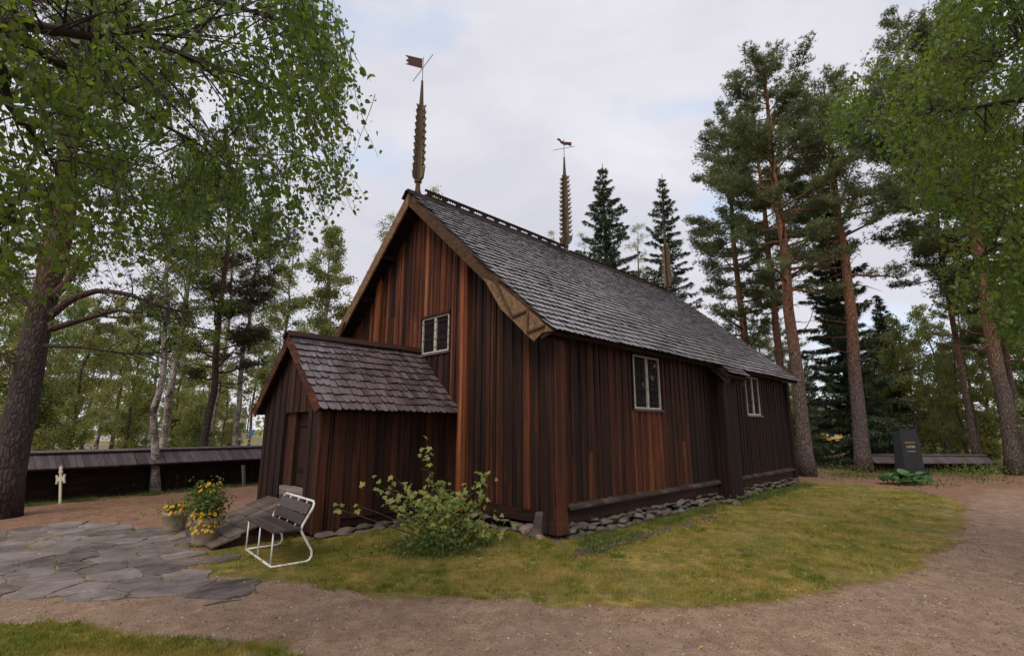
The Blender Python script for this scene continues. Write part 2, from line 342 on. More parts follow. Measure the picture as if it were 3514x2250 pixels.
def ground_mat():
    q = NM('ground_cover'); v = q.coord((1, 1, 1)); ag = q.n('ShaderNodeAttribute', attribute_name='grass'); ap = q.n('ShaderNodeAttribute', attribute_name='gravel')
    big = q.noise(v, .9, 4, .6); mid = q.noise(v, 5, 5, .65); fine = q.noise(v, 55, 4, .7); vf = q.noise(v, 190, 2, .6)
    gravel = q.ramp(q.math('ADD', q.math('MULTIPLY', fine, .65), q.math('MULTIPLY', mid, .4)), [(.32, (.075, .047, .034)), (.5, (.232, .145, .09)), (.68, (.42, .295, .21))])
    gravel = q.mix(q.math('MULTIPLY', q.math('SUBTRACT', big, .45), 1.6, True), gravel, (.17, .118, .09))
    needle = q.ramp(q.math('ADD', q.math('MULTIPLY', fine, .6), q.math('MULTIPLY', mid, .45)), [(.3, (.06, .034, .022)), (.52, (.215, .112, .068)), (.72, (.38, .22, .14))])
    needle = q.mix(q.math('MULTIPLY', q.math('SUBTRACT', mid, .56), 3.0, True), needle, (.13, .12, .04))
    grass = q.ramp(q.math('ADD', q.math('MULTIPLY', mid, .6), q.math('MULTIPLY', fine, .45)), [(.34, (.055, .045, .012)), (.5, (.19, .142, .03)), (.66, (.39, .28, .085))])
    grass = q.mix(q.math('MULTIPLY', q.math('SUBTRACT', big, .42), 3.2, True), grass, q.ramp(fine, [(.3, (.05, .065, .012)), (.7, (.16, .165, .024))]))
    grass = q.mix(q.math('MULTIPLY', q.math('SUBTRACT', q.noise(v, 2.6, 5, .75), .53), 5.0, True), grass, q.ramp(fine, [(.3, (.10, .055, .03)), (.7, (.22, .135, .08))]))
    wob = q.math('MULTIPLY', q.math('SUBTRACT', q.math('ADD', mid, fine), 1.0), .8)
    fg = q.math('MULTIPLY', q.math('SUBTRACT', q.math('ADD', ag.outputs['Fac'], wob), .3), 2.5, True); fp = q.math('MULTIPLY', q.math('SUBTRACT', q.math('ADD', ap.outputs['Fac'], wob), .3), 2.5, True)
    col = q.mix(fg, q.mix(fp, needle, gravel), grass)
    q.bump(q.math('ADD', q.math('MULTIPLY', fine, .7), q.math('ADD', q.math('MULTIPLY', vf, .35), mid)), .8, .018)
    return q.fin(col, .72, .3)
M['ground'] = ground_mat()
ni, nj = GX.shape; idx = np.arange(ni*nj).reshape(ni, nj)
quads = np.stack([idx[:-1, :-1], idx[1:, :-1], idx[1:, 1:], idx[:-1, 1:]], -1).reshape(-1, 4)
VG = np.stack([GX, GY, GH], -1).reshape(-1, 3); ga = GG.ravel(); pa = GP.ravel()
fgm = ga[quads].mean(1); fpm = pa[quads].mean(1); cx = VG[quads][:, :, 0].mean(1); cy = VG[quads][:, :, 1].mean(1)
cls = np.where(fpm > .5, 1, np.where((fgm > .5) & (beyond(cx, cy) < .5) & (cx < 24), 2, 0))
for k, nm in ((0, 'ground'), (1, 'gravel_path'), (2, 'lawn')):
    f = quads[cls == k]; u_, inv = np.unique(f, return_inverse=True)
    me = np_mesh(nm, VG[u_], inv.reshape(-1, 4), True)
    for an, arr in (('grass', ga), ('gravel', pa)):
        at = me.attributes.new(an, 'FLOAT', 'POINT'); at.data.foreach_set('value', arr[u_].astype(np.float32))
    tag(link(nm, me, None, M['ground']), {'ground': 'brown needle strewn ground running out to green meadow', 'gravel_path': 'brown gravel path curving round the lawn', 'lawn': 'short mossy lawn around the church'}[nm], 'ground', kind='structure')

# ================================================================== CHURCH
LEN, W, HC = 13.13, 8.948, 4.474
ZE, ZR, OE, OG, OGF = 3.521, 7.896, .415, .476, .478
SL = (ZR-ZE)/(HC+OE); CA, SA = math.cos(math.atan(SL)), math.sin(math.atan(SL))
def rz_(y): return ZR-SL*abs(y-HC)
church = thing('wooden_church', (0, 0, 0), 'old tarred log church with shingled roof, porch and two carved spires', 'church')
def tint(o, t): o.color = (min(1, max(0, t)), 0, 0, 1); return o
def plank(name, fr, u0, u1, zb, zt0, zt1, d0, th, mat, parent, tone, jit=.004):
    zs = [0, .33, .68, 1]; vs = []
    for k, s_ in enumerate(zs):
        ju = R.uniform(-jit, jit); jd = R.uniform(-jit, jit)*.6
        for (uu, dd) in ((u0, d0), (u0+.007, d0+th), (u1-.007, d0+th), (u1, d0)):
            zt = zt0+(zt1-zt0)*(uu-u0)/(u1-u0); vs.append(fr(uu+ju, dd+(jd if dd > d0 else 0), zb+(zt-zb)*s_))
    fs = [(k*4+i, k*4+(i+1) % 4, k*4+4+(i+1) % 4, k*4+4+i) for k in range(3) for i in range(4)]+[(3, 2, 1, 0), (12, 13, 14, 15)]
    return tint(MB().add(vs, fs).build(name, mat, parent), tone)
f_side = lambda u, d, z: (u, -d, z)             # long wall facing the lawn
f_gab = lambda u, d, z: (-d, u, z)              # gable wall with the porch
# --- wall cores
mb = MB(); n = 5
poly = [(0, 0, .1), (0, W, .1), (0, W, rz_(W)-.16), (0, HC, ZR-.16), (0, 0, rz_(0)-.16)]
core = tint(mb.prism([(0.02, p[1]+(.02 if p[1] == 0 else (-.02 if p[1] == W else 0)), p[2]) for p in poly], (LEN-.04, 0, 0)).build('log_wall', M['tar_x'], church), .1)
# --- planks on the long wall
side = tint(MB().box(.1, LEN-.1, -.012, .01, .30, 3.74).build('side_wall', M['tar_x'], church), .05)
WA, WB = (2.71, 3.865), (9.328, 10.427); WZ = (2.258, 3.48); BX = (6.74, 7.5)
x = .18; k = 0
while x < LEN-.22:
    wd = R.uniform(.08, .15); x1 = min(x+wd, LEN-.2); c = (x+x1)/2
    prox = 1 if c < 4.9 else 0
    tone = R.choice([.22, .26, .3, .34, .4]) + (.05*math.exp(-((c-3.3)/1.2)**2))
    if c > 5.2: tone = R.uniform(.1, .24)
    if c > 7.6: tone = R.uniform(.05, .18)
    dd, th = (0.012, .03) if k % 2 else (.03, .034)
    ztop = rz_(0)-.2
    for (w0, w1) in (WA, WB):
        if x1 > w0-.03 and x < w1+.03:
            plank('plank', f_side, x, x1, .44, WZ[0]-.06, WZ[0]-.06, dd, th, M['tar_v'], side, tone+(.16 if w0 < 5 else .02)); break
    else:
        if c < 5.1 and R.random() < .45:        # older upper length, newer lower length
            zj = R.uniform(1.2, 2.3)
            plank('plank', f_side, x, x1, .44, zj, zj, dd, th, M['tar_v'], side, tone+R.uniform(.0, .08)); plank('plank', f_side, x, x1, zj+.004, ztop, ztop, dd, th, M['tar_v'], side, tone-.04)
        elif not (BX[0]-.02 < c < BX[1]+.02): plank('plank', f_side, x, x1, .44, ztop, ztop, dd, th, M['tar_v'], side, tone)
    x = x1+.004; k += 1
# --- planks on the gable wall (door porch covers y 3.04..5.91 below its roof)
gab = tint(MB().prism([(.012, .1, .3), (.012, W-.1, .3), (.012, W-.1, rz_(W-.1)-.2), (.012, HC, ZR-.2), (.012, .1, rz_(.1)-.2)], (-.024, 0, 0)).build('gable_wall', M['tar_y'], church), .05)
PW, PLN, ZPR, ZPE, OPE = 2.8705, 3.10, 3.699, 2.15, .278
SP = (ZPR-ZPE)/(PW/2+OPE)
def pz_(y): return ZPR-SP*abs(y-HC)
GW = (3.23, 4.31); GWZ = (3.625, 4.526)
y = .16; k = 0
while y < W-.2:
    wd = R.uniform(.075, .145); y1 = min(y+wd, W-.18); c = (y+y1)/2
    tone = R.choice([.2, .32, .41, .48, .54, .6])
    if c < 2.4: tone = R.choice([.12, .2, .34, .42, .26, .5])
    if 3.2 < c < 4.6: tone += .08
    dd, th = (0.012, .03) if k % 2 else (.03, .036)
    t0, t1 = rz_(y)-.2, rz_(y1)-.2
    zb = .34 if (c < HC-PW/2-.02 or c > HC+PW/2+.02) else pz_(c)-.25
    if 2.38 < c < 2.70 or W-2.70 < c < W-2.38: pass
    elif y1 > GW[0]-.02 and y < GW[1]+.02:
        plank('plank', f_gab, y, y1, zb, GWZ[0]-.05, GWZ[0]-.05, dd, th, M['tar_v'], gab, tone-.12) if zb < GWZ[0]-.1 else None
        plank('plank', f_gab, y, y1, GWZ[1]+.07, t0, t1, dd, th, M['tar_v'], gab, tone+.1)
    elif 4.6 < c < 7 and R.random() < .4 and zb < 4.2:
        zj = R.uniform(4.4, 5.4)
        plank('plank', f_gab, y, y1, zb, zj, zj, dd, th, M['tar_v'], gab, tone+.08); plank('plank', f_gab, y, y1, zj+.004, t0, t1, dd, th, M['tar_v'], gab, tone-.1)
    else: plank('plank', f_gab, y, y1, zb, t0, t1, dd, th, M['tar_v'], gab, tone)
    y = y1+.004; k += 1
for yc in (2.545, W-2.545):                       # pair of upright posts that stiffen the gable
    p = tint(MB().box(-.15, -.01, yc-.13, yc+.13, .12, rz_(yc)-.24).build('gable_post', M['tar_v'], church), .5)
    for s_, t_ in ((-.125, .62), (-.02, .8), (.075, .7)):
        plank('plank', f_gab, yc+s_, yc+s_+(.1 if s_ != .075 else .06), .10, rz_(yc+s_)-.26, rz_(yc+s_+.1)-.26, .15, .03, M['tar_v'], p, t_)
# --- corner casing with flared feet
cs = tint(MB().box(-.13, .13, -.13, .13, 0.02, rz_(0)-.38).build('corner_post', M['tar_v'], church), .2)
def flare(u0, u1, fr, tone, out=.05, wide=.03):
    vs = []
    for z, o_, w_ in ((0, out, wide), (.2, .012, .006), (.45, 0, 0), (rz_(0)-.45, 0, 0)):
        for (uu, dd) in ((u0-w_, .10), (u0-w_, .16+o_), (u1+w_, .16+o_), (u1+w_, .10)): vs.append(fr(uu, dd, z))
    fs = [(k*4+i, k*4+(i+1) % 4, k*4+4+(i+1) % 4, k*4+4+i) for k in range(3) for i in range(4)]+[(3, 2, 1, 0), (12, 13, 14, 15)]
    return tint(MB().add(vs, fs).build('plank', M['tar_v'], cs), tone)
flare(-.115, .02, f_gab, .26); flare(.03, .17, f_gab, .2); flare(-.16, .10, f_side, .44)
plank('plank', f_gab, .17, .30, .34, rz_(.17)-.3, rz_(.3)-.3, .05, .04, M['tar_v'], cs, .16)
tint(MB().add([(-.26, .17, -.08), (-.26, .40, -.08), (-.05, .40, -.08), (-.05, .17, -.08), (-.15, .20, .33), (-.15, .37, .33), (-.05, .37, .33), (-.05, .20, .33)], [(0, 3, 2, 1), (4, 5, 6, 7), (0, 1, 5, 4), (1, 2, 6, 5), (2, 3, 7, 6), (3, 0, 4, 7)]).build('corner_stub', M['grey_y'], church), .2)
fc = tint(MB().box(LEN-.13, LEN+.13, -.13, .13, 0.0, rz_(0)-.38).build('corner_post', M['tar_v'], church), .1)
plank('plank', f_side, LEN-.12, LEN+.13, 0, rz_(0)-.4, rz_(0)-.4, .13, .03, M['tar_v'], fc, .08)
plank('plank', lambda u, d, z: (LEN+d, u, z), -.14, .2, 0, rz_(0)-.4, rz_(0)-.4, .13, .03, M['tar_v'], fc, .5)
# --- sills
M['sill'] = wood('damp_sill_boards', [(0, (.018, .013, .011)), (.5, (.05, .036, .03)), (1, (.115, .088, .075))], (.9, 12, 12), tone=False)
def sill(x0, x1):
    s_ = tint(MB().box(x0, x1, -.09, -.014, .14, .36).build('base_log', M['tar_x'], church), .26)
    vs = [(x0, -.02, .44), (x1, -.02, .44), (x1, -.15, .375), (x0, -.15, .375), (x0, -.02, .475), (x1, -.02, .475), (x1, -.15, .41), (x0, -.15, .41)]
    x_ = x0
    while x_ < x1-.05:
        wd = min(R.uniform(.16, .3), x1-x_); h = R.uniform(0, .012); o_ = R.uniform(0, .012)
        MB().add([(x_+.002, -.02, .43), (x_+wd-.002, -.02, .43), (x_+wd-.002, -.15-o_, .37), (x_+.002, -.15-o_, .37), (x_+.002, -.02, .475+h), (x_+wd-.002, -.02, .475+h), (x_+wd-.002, -.15-o_, .405+h), (x_+.002, -.15-o_, .405+h)], [(0, 3, 2, 1), (4, 5, 6, 7), (0, 1, 5, 4), (1, 2, 6, 5), (2, 3, 7, 6), (3, 0, 4, 7)]).build('sill_board', M['sill'], s_)
        x_ += wd
sill(.2, BX[0]-.02); sill(BX[1]+.02, LEN-.15)
tint(MB().box(-.10, -.014, .40, HC-PW/2-.04, .13, .335).build('base_log', M['tar_y'], church), .2)
tint(MB().box(-PLN+.1, -.02, HC-PW/2+.0, HC-PW/2+.1, .02, .2).build('base_log', M['tar_x'], church), .08)
tint(MB().box(-.10, -.014, HC+PW/2+.04, W-.2, .13, .335).build('base_log', M['tar_y'], church), .2)
# --- timber buttress on the long wall
BD = .38
bt = tint(MB().box(BX[0], BX[1], -BD, -.02, .06, 3.46).build('buttress', M['tar_v'], church), .06)
for a, b, t_ in ((BX[0]-.01, BX[0]+.2, .10), (BX[0]+.21, BX[0]+.52, .03), (BX[0]+.53, BX[1]+.01, .11)):
    plank('plank', f_side, a, b, .02, 3.5, 3.5, BD, .035, M['tar_v'], bt, t_)
for a, b in ((-.02, .18), (.19, BD+.03)):
    plank('plank', lambda u, d, z: (BX[0]-d, -u, z), a, b, .05, 3.5, 3.5, .0, .03, M['tar_v'], bt, .1)
tint(MB().box(BX[0]-.1, BX[1]+.1, -BD-.03, -.05, -.02, .05).build('buttress_foot', M['tar_x'], church), .1)
# --- roof decks
def rp(x, t, h=0):    # point on the lawn-side roof plane: t metres down from the ridge, h above it
    return np.array([x, HC-t*CA-h*SA, ZR-t*SA+h*CA])
TL = (HC+OE)/CA
def deck(mb, sgn):
    ps = [rp(-OG, 0, -.01), rp(LEN+OGF, 0, -.01), rp(LEN+OGF, TL-.03, -.01), rp(-OG, TL-.03, -.01)]; qs = [rp(-OG, 0.0, -.09), rp(LEN+OGF, 0.0, -.09), rp(LEN+OGF, TL-.03, -.09), rp(-OG, TL-.03, -.09)]
    v = [np.array([p[0], HC+sgn*(p[1]-HC), p[2]]) for p in qs+ps]
    return mb.hexa(v)
roof = tint(deck(MB(), 1).build('roof', M['tar_x'], church), .1)
roofb = tint(deck(MB(), -1).build('roof', M['tar_x'], church), .1)
def shingle_shape(w, l, kind, th=.016):
    if kind == 0: pl = [(-w/2, 0), (w/2, 0), (w/2, l*.80), (w*.28, l*.93), (0, l), (-w*.28, l*.93), (-w/2, l*.80)]
    elif kind == 1: pl = [(-w/2, 0), (w/2, 0), (w/2, l*.8), (w*.40, l*.92), (w*.18, l*.985), (-w*.18, l*.985), (-w*.40, l*.92), (-w/2, l*.8)]
    else: pl = [(-w/2, 0), (w/2, 0), (w/2, l*.97), (-w/2, l*.985)]
    return pl
def place_shingle(frame, w, l, kind, x, t, h0, h1, rot, th):
    c, s_ = math.cos(rot), math.sin(rot); top = []; bot = []
    for a, b in shingle_shape(w, l, kind):
        u = x+a*c-b*s_; v = t+a*s_+b*c; h = h0+(h1-h0)*b/l
        top.append(frame(u, v, h+th)); bot.append(frame(u, v, h))
    return bot+top
def shingle_faces(n): return [tuple(range(n, 2*n))]+[(i, n+i, n+(i+1) % n, (i+1) % n) for i in range(n)]
def dark_butts(o):
    me = o.data; me.materials.append(M['butt']); mi = np.array([0 if len(p.vertices) > 4 or p.index == 0 else 1 for p in me.polygons], np.int32)
    for p in me.polygons:
        if p.normal.z > .55: mi[p.index] = 0
    me.polygons.foreach_set('material_index', mi); return o
pieces = []
rows = 30; ex = TL/rows
for r_ in range(rows+1):
    t_end = .10+r_*ex+(.06 if r_ == rows else 0)
    if t_end > TL+.09: t_end = TL+.07
    x = -OG-.02+R.uniform(-.1, 0)
    while x < LEN+OGF+.02:
        wd = R.uniform(.125, .18); l = min(.42, t_end)
        te = t_end+R.uniform(-.008, .008); wave = .008*math.sin(x*1.7+r_*.3)+.006*math.sin(x*.6)
        if x+wd/2 > -OG-.03:
            pieces.append(((x+wd/2), te, place_shingle(lambda u, v, h: rp(u, v, h), wd-.005, l, 0, x+wd/2, te-l, -.004+wave, .05+R.uniform(-.006, .012)+wave, R.uniform(-.03, .03), .034)))
        x += wd
for r_ in range(3):                                # little extension over the buttress
    t_end = TL+.08+r_*.17
    x = BX[0]-.24
    while x < BX[1]+.34:
        wd = R.uniform(.11, .16); pieces.append((x, t_end, place_shingle(lambda u, v, h: rp(u, v, h), wd-.005, .33, 0, x+wd/2, t_end-.33, -.012, .05+R.uniform(-.004, .006), R.uniform(-.02, .02), .034))); x += wd
cen = np.array([np.mean(p[2], axis=0) for p in pieces]); order = np.argsort(np.linalg.norm(cen-CAM, axis=1))
near = set(order[:300].tolist()); rest = MB(); nn = len(pieces[0][2])//2
for i, p in enumerate(pieces):
    if i in near: dark_butts(MB().add(p[2], shingle_faces(len(p[2])//2)).build('shingle', M['shingle'], roof))
    else: rest.add(p[2], shingle_faces(len(p[2])//2))
tag(dark_butts(rest.build('shingles', M['shingle'], roof)), kind='stuff')
rest = MB()
for r_ in range(rows+1):                           # the side turned away: broader courses
    t_end = min(.10+r_*ex, TL+.07); x = -OG
    while x < LEN+OGF:
        wd = R.uniform(.3, .45); l = min(.34, t_end); fr = lambda u, v, h: (lambda p: np.array([p[0], 2*HC-p[1], p[2]]))(rp(u, v, h))
        vs = place_shingle(fr, wd-.005, l, 2, x+wd/2, t_end-l, -.004, .032, 0, .017); m_ = len(vs)//2
        rest.add(vs, [f[::-1] for f in shingle_faces(m_)]); x += wd
tag(rest.build('shingles', M['shingle'], roofb), kind='stuff')
tint(MB().prism([rp(BX[0]-.28, TL-.1, -.10), rp(BX[1]+.36, TL-.1, -.10), rp(BX[1]+.36, TL+.40, -.10), rp(BX[0]-.28, TL+.40, -.10)], rp(0, 0, .085)-rp(0, 0, 0)).build('buttress_roof_deck', M['tar_x'], church), .12)
for xx in (BX[0]-.12, BX[1]+.2): MB().beam((xx, -.02, rz_(0)-.25), (xx, -.62, rz_(0)-.25-.55), .09, .12).build('bracket', M['grey_y'], church)
# --- bargeboards, soffit beams
def barge(sgn, wd=.25):
    n_ = 13; k0 = MB()
    for i in range(n_):
        pass
    a, b = rp(-OG, -.02, .03), rp(-OG, TL+.03, .03); c_, d_ = rp(-OG, TL-.12, -wd), rp(-OG, .27, -wd)
    v = [np.array([-OG-.06, HC+sgn*(p[1]-HC), p[2]]) for p in (a, b, c_, d_)]
    v[0][1] = HC; v[3][1] = HC; v[3][2] = ZR-wd/CA*1.02; v[0][2] = ZR+.03/CA
    return k0.prism(v, (.05, 0, 0)).build('bargeboard', M['carved'], church)
barge(1); barge(-1)
XB = -OG-.06
pix = lambda zx, zy, x=XB: onx((1300+zx/2.3686)/_s, (600+zy/2.3686)/_s, x)
lowb = [pix(*p) for p in ((860, 840), (1000, 1090), (1075, 1160), (1200, 1290), (1272, 1352), (1335, 1285), (1418, 1268), (1215, 1090), (1000, 905))]
be = MB().prism([p+np.array([-.012, 0, 0]) for p in lowb], (-.028, 0, 0)).build('eave_board', M['carved'], church)
for a, b in (((940, 850), (1085, 1150)), ((1080, 1155), (1215, 1095)), ((1212, 1100), (1208, 1275)), ((1205, 1278), (1350, 1222))):
    MB().beam(pix(*a, x=XB-.055), pix(*b, x=XB-.055), .035, .045, up=(1, 0, 0)).build('moulding', M['carved'], be)
lb2 = [np.array([p[0], 2*HC-p[1], p[2]]) for p in lowb]
MB().prism([p+np.array([-.012, 0, 0]) for p in lb2], (-.028, 0, 0)).build('eave_board', M['carved'], church)
for t_ in (.5, 1.9, 3.4, 4.9, 6.0):
    for sgn in (1, -1):
        p = rp(0, t_, -.2); yy = HC+sgn*(p[1]-HC)
        tint(MB().box(-OG+.03, .05, yy-.075, yy+.075, p[2]-.075, p[2]+.075).build('purlin', M['tar_x'], church), .15)
# --- ridge cap and pierced crest
rc = MB()
for sgn in (1, -1):
    q0, q1, q2, q3 = rp(0, -.03, .10), rp(0, .24, .075), rp(0, .24, .03), rp(0, -.03, .055)
    rc.prism([(-OG-.13, HC+sgn*(p[1]-HC)-(0), p[2]) for p in (q0, q1, q2, q3)], (LEN+OG+OGF+.2, 0, 0))
ridge = tint(rc.build('ridge_cap', M['tar_x'], church), .1)
ZC = ZR+.13; cr = MB(); cr.box(-.02, LEN+OGF, HC-.022, HC+.022, ZR+.04, ZC+.02)
X2 = 6.025
cr.box(-.02, X2, HC-.024, HC+.024, ZC+.115, ZC+.165)
x = .05
while x < X2-.2:
    cr.box(x, x+.16, HC-.018, HC+.018, ZC+.02, ZC+.115)
    for j in range(4):
        xa = x+.16+j*.085; cr.prism([(xa, HC-.016, ZC+.115), (xa+.04, HC-.016, ZC+.055), (xa+.085, HC-.016, ZC+.115)], (0, .032, 0))
    x += .50
cr.box(X2+.2, LEN+OGF, HC-.03, HC+.03, ZC+.0, ZC+.05)
tint(cr.build('ridge_crest', M['tar_x'], church), .2)
# --- carved spires with vanes
def zat(xw, yw, v):      # height of image row v (source px) above a plan point
    lo, hi = 0, 30
    for _ in range(50):
        m_ = (lo+hi)/2; vv = proj(np.array([xw, yw, m_]))[1]*_s
        if vv > v: lo = m_
        else: hi = m_
    return lo
def spire(xw, v_cb, v_ct, v_pt, v_rod, nt_, half):
    zc0, zc1, zp, zr_ = [zat(xw, HC, v) for v in (v_cb, v_ct, v_pt, v_rod)]
    sp = MB(); r_ = .055
    sp.lathe([(.085, ZR-.02), (.095, ZR+.1), (.07, ZR+.2), (.06, zc0-.1), (.10, zc0-.08), (.10, zc0-.03), (.055, zc0), (.06, zc1), (.06, zc1+.06), (.03, zp-.02), (.034, zp), (.02, zp+.02)], 10, (xw, HC))
    s0 = sp.build('spire', M['spire'], church)
    H = zc1-zc0
    for k in range(4):
        ca_, sa_ = math.cos(PI/2*k+.25), math.sin(PI/2*k+.25); out = []
        a0 = .05; step = (H-.42)/nt_
        out += [(a0, zc0-.01), (half*.62, zc0+.03), (half*.98, zc0+.14), (half*1.12, zc0+.36), (half*.86, zc0+.30), (half*.60, zc0+.36)]
        for j in range(nt_):
            z_ = zc0+.36+j*step; wv = half*(1.0-.30*(j/nt_)**2.2)
            out += [(wv*.52, z_+step*.12), (wv*.60, z_+step*.30), (wv*1.0, z_+step*.30), (wv*.80, z_+step*.52), (wv*1.16, z_+step*.95), (wv*.60, z_+step*.86)]
        out += [(half*.42, zc1-.03), (.055, zc1)]
        ccw = [(xw+ca_*rr-sa_*.016, HC+sa_*rr+ca_*.016, zz) for rr, zz in out]+[(xw-sa_*.016, HC+ca_*.016, zc1), (xw-sa_*.016, HC+ca_*.016, zc0)]
        MB().prism(ccw, (sa_*.032, -ca_*.032, 0)).build('carved_wing', M['spire'], s0)
    MB().tube([(xw, HC, zp), (xw, HC, zr_)], .011, 6).build('vane_rod', M['iron'], s0)
    return s0, zp, zr_
s1, zp, zr_ = spire(-.26, 617, 360, 279, 198, 9, .205)
h_ = RGT*np.array([1, 1, 0]); h_ /= np.linalg.norm(h_)
def vane(xw, pts, th, mat, parent, name, ang):
    d = np.array([math.cos(ang), math.sin(ang), 0]); n_ = np.array([-d[1], d[0], 0])
    return MB().prism([np.array([xw, HC, z])+d*a-n_*th/2 for a, z in pts], n_*th).build(name, mat, parent)
VA = math.atan2(-h_[1], -h_[0])+.25
ft, fb = zr_-.05, zr_-.36
vane(-.26, [(.02, fb), (.02, ft), (.50, ft+.03), (.40, ft-.07), (.48, (ft+fb)/2+.02), (.39, fb+.10), (.49, fb+.05)], .012, M['red_iron'], s1, 'flag_vane', VA)
zz = zp+(zr_-zp)*.55; d = np.array([math.cos(VA+2.2), math.sin(VA+2.2), 0]); c_ = np.array([-.26, HC, zz])
MB().tube([c_-d*.42-np.array([0, 0, .22]), c_+d*.42+np.array([0, 0, .22])], .010, 6).build('cross_bar', M['iron'], s1)
s2, zp, zr_ = spire(X2, 841, 602, 541, 478, 13, .235)
RV = [(-.36, zr_+.03), (-.38, zr_-.03), (-.26, zr_-.05), (-.15, zr_-.2), (.05, zr_-.27), (.22, zr_-.22), (.42, zr_-.30), (.38, zr_-.2), (.46, zr_-.15), (.38, zr_-.10), (.45, zr_-.03), (.25, zr_-.06), (.02, zr_-.08), (-.14, zr_-.04), (-.2, zr_+.05), (-.3, zr_+.07)]
RV = [(a*.72, zr_-.05+(z-zr_)*.72) for a, z in RV]; RVZ = zr_
vane(X2, RV, .014, M['red_iron'], s2, 'rooster_vane', VA+PI)
d = np.array([math.cos(VA+PI), math.sin(VA+PI), 0]); c_ = np.array([X2, HC, zp+(zr_-zp)*.5])
MB().tube([c_-d*.42-np.array([0, 0, .14]), c_+d*.42+np.array([0, 0, .14])], .009, 6).build('cross_bar', M['iron'], s2)
s3, zp, zr_ = spire(LEN+.25, 978, 838, 778, 735, 12, .22)
RV3 = [(a*.9, zr_-.05+(z-RVZ)*.9) for a, z in RV]
vane(LEN+.25, RV3, .014, M['red_iron'], s3, 'rooster_vane', VA+PI)
# --- windows
def window(fr, u0, u1, z0, z1, cols=3, rws=6):
    def bx(mb, a0, a1, d0, d1, b0, b1): return mb.hexa([fr(a0, d0, b0), fr(a1, d0, b0), fr(a1, d1, b0), fr(a0, d1, b0), fr(a0, d0, b1), fr(a1, d0, b1), fr(a1, d1, b1), fr(a0, d1, b1)])
    win = tint(bx(MB(), u0-.03, u1+.03, -.10, -.05, z0-.02, z1+.02).build('window', M['tar_v'], church), 0)
    um = (u0+u1)/2; fw = .033
    for (a, b) in ((u0, um-.004), (um+.004, u1)):
        f_ = MB(); bx(f_, a, a+fw, -.045, .052, z0, z1); bx(f_, b-fw, b, -.045, .052, z0, z1); bx(f_, a+fw, b-fw, -.045, .050, z0, z0+fw*1.2); bx(f_, a+fw, b-fw, -.045, .050, z1-fw, z1)
        f_.build('casement_frame', M['white_win'], win)
        ia, ib, ja, jb = a+fw, b-fw, z0+fw*1.2, z1-fw; lead = MB()
        for i in range(1, cols): uu = ia+(ib-ia)*i/cols; bx(lead, uu-.004, uu+.004, .010, .020, ja, jb)
        for j in range(1, rws): zz = ja+(jb-ja)*j/rws; bx(lead, ia, ib, .008, .024, zz-.004, zz+.004)
        lead.build('lead_came', M['lead'], win)
        for i in range(cols):
            for j in range(rws):
                p0 = ia+(ib-ia)*i/cols; p1 = ia+(ib-ia)*(i+1)/cols; g0 = ja+(jb-ja)*j/rws; g1 = ja+(jb-ja)*(j+1)/rws
                t = [R.uniform(-.003, .003) for _ in range(4)]
                MB().hexa([fr(p0, -.01, g0), fr(p1, -.01, g0), fr(p1, .010+t[0], g0), fr(p0, .010+t[1], g0), fr(p0, -.01, g1), fr(p1, -.01, g1), fr(p1, .010+t[2], g1), fr(p0, .010+t[3], g1)]).build('pane', M['glass'], win)
        bars = MB()
        for zz in np.linspace(ja+.1, jb-.1, 4): bx(bars, a-.01, b+.01, .056, .066, zz-.0035, zz+.0035)
        bars.build('storm_bar', M['iron'], win)
    tint(bx(MB(), u0-.06, u1+.08, .02, .10, z0-.055, z0-.004).build('window_sill', M['grey_x'], win), .3)
    tint(bx(MB(), u0-.06, u1+.06, .02, .09, z1+.006, z1+.055).build('window_head', M['tar_x'], win), .3)
    for a in (u0-.035, u1+.005): tint(bx(MB(), a, a+.03, -.02, .035, z0, z1).build('reveal', M['tar_v'], win), .1)
window(f_side, *WA, *WZ); window(f_side, *WB, *WZ); window(f_gab, *GW, *GWZ)
# --- porch
YA, YB = HC-PW/2, HC+PW/2
tint(MB().prism([(-PLN+.22, YA+.02, .1), (-PLN+.22, YB-.02, .1), (-PLN+.22, YB-.02, pz_(YB)-.12), (-PLN+.22, HC, ZPR-.12), (-PLN+.22, YA+.02, pz_(YA)-.12)], (PLN-.2, 0, 0)).build('porch_log_wall', M['tar_x'], church), .05)
pf = tint(MB().prism([(-PLN+.1, YA+.02, 2.16), (-PLN+.1, YB-.02, 2.16), (-PLN+.1, HC, ZPR-.15)], (.1, 0, 0)).build('porch_front_wall', M['tar_y'], church), .05)
f_pf = lambda u, d, z: (-PLN-d, u, z)
DY0, DY1, DZ0, DZ1 = 3.56, 4.74, .69, 2.13
y = YA-.02; k = 0
while y < YB:
    wd = R.uniform(.13, .22)
    if y < DY0 < y+wd or abs(y+wd-DY0) < .06: wd = DY0-y
    if y < DY1 < y+wd or abs(y+wd-DY1) < .06: wd = DY1-y
    y1 = min(y+wd, YB+.02); c = (y+y1)/2
    tone = R.uniform(.12, .26) if c > DY1 else R.uniform(.2, .34)
    dd = -.10 if k % 2 else -.085
    zb = DZ1 if DY0-.01 < c < DY1+.01 else (.12 if c > DY1 else -.02)
    plank('plank', f_pf, y, y1-.003, zb, pz_(y)-.13, pz_(y1)-.13, dd, .1, M['tar_v'], pf, tone); y = y1; k += 1
tint(MB().box(-PLN+.02, -PLN+.2, YA+.04, DY0-.002, .1, 2.2).build('porch_post', M['tar_v'], church), .3)
tint(MB().box(-PLN+.02, -PLN+.2, DY1+.002, YB-.04, .1, 2.2).build('porch_post', M['tar_v'], church), .1)
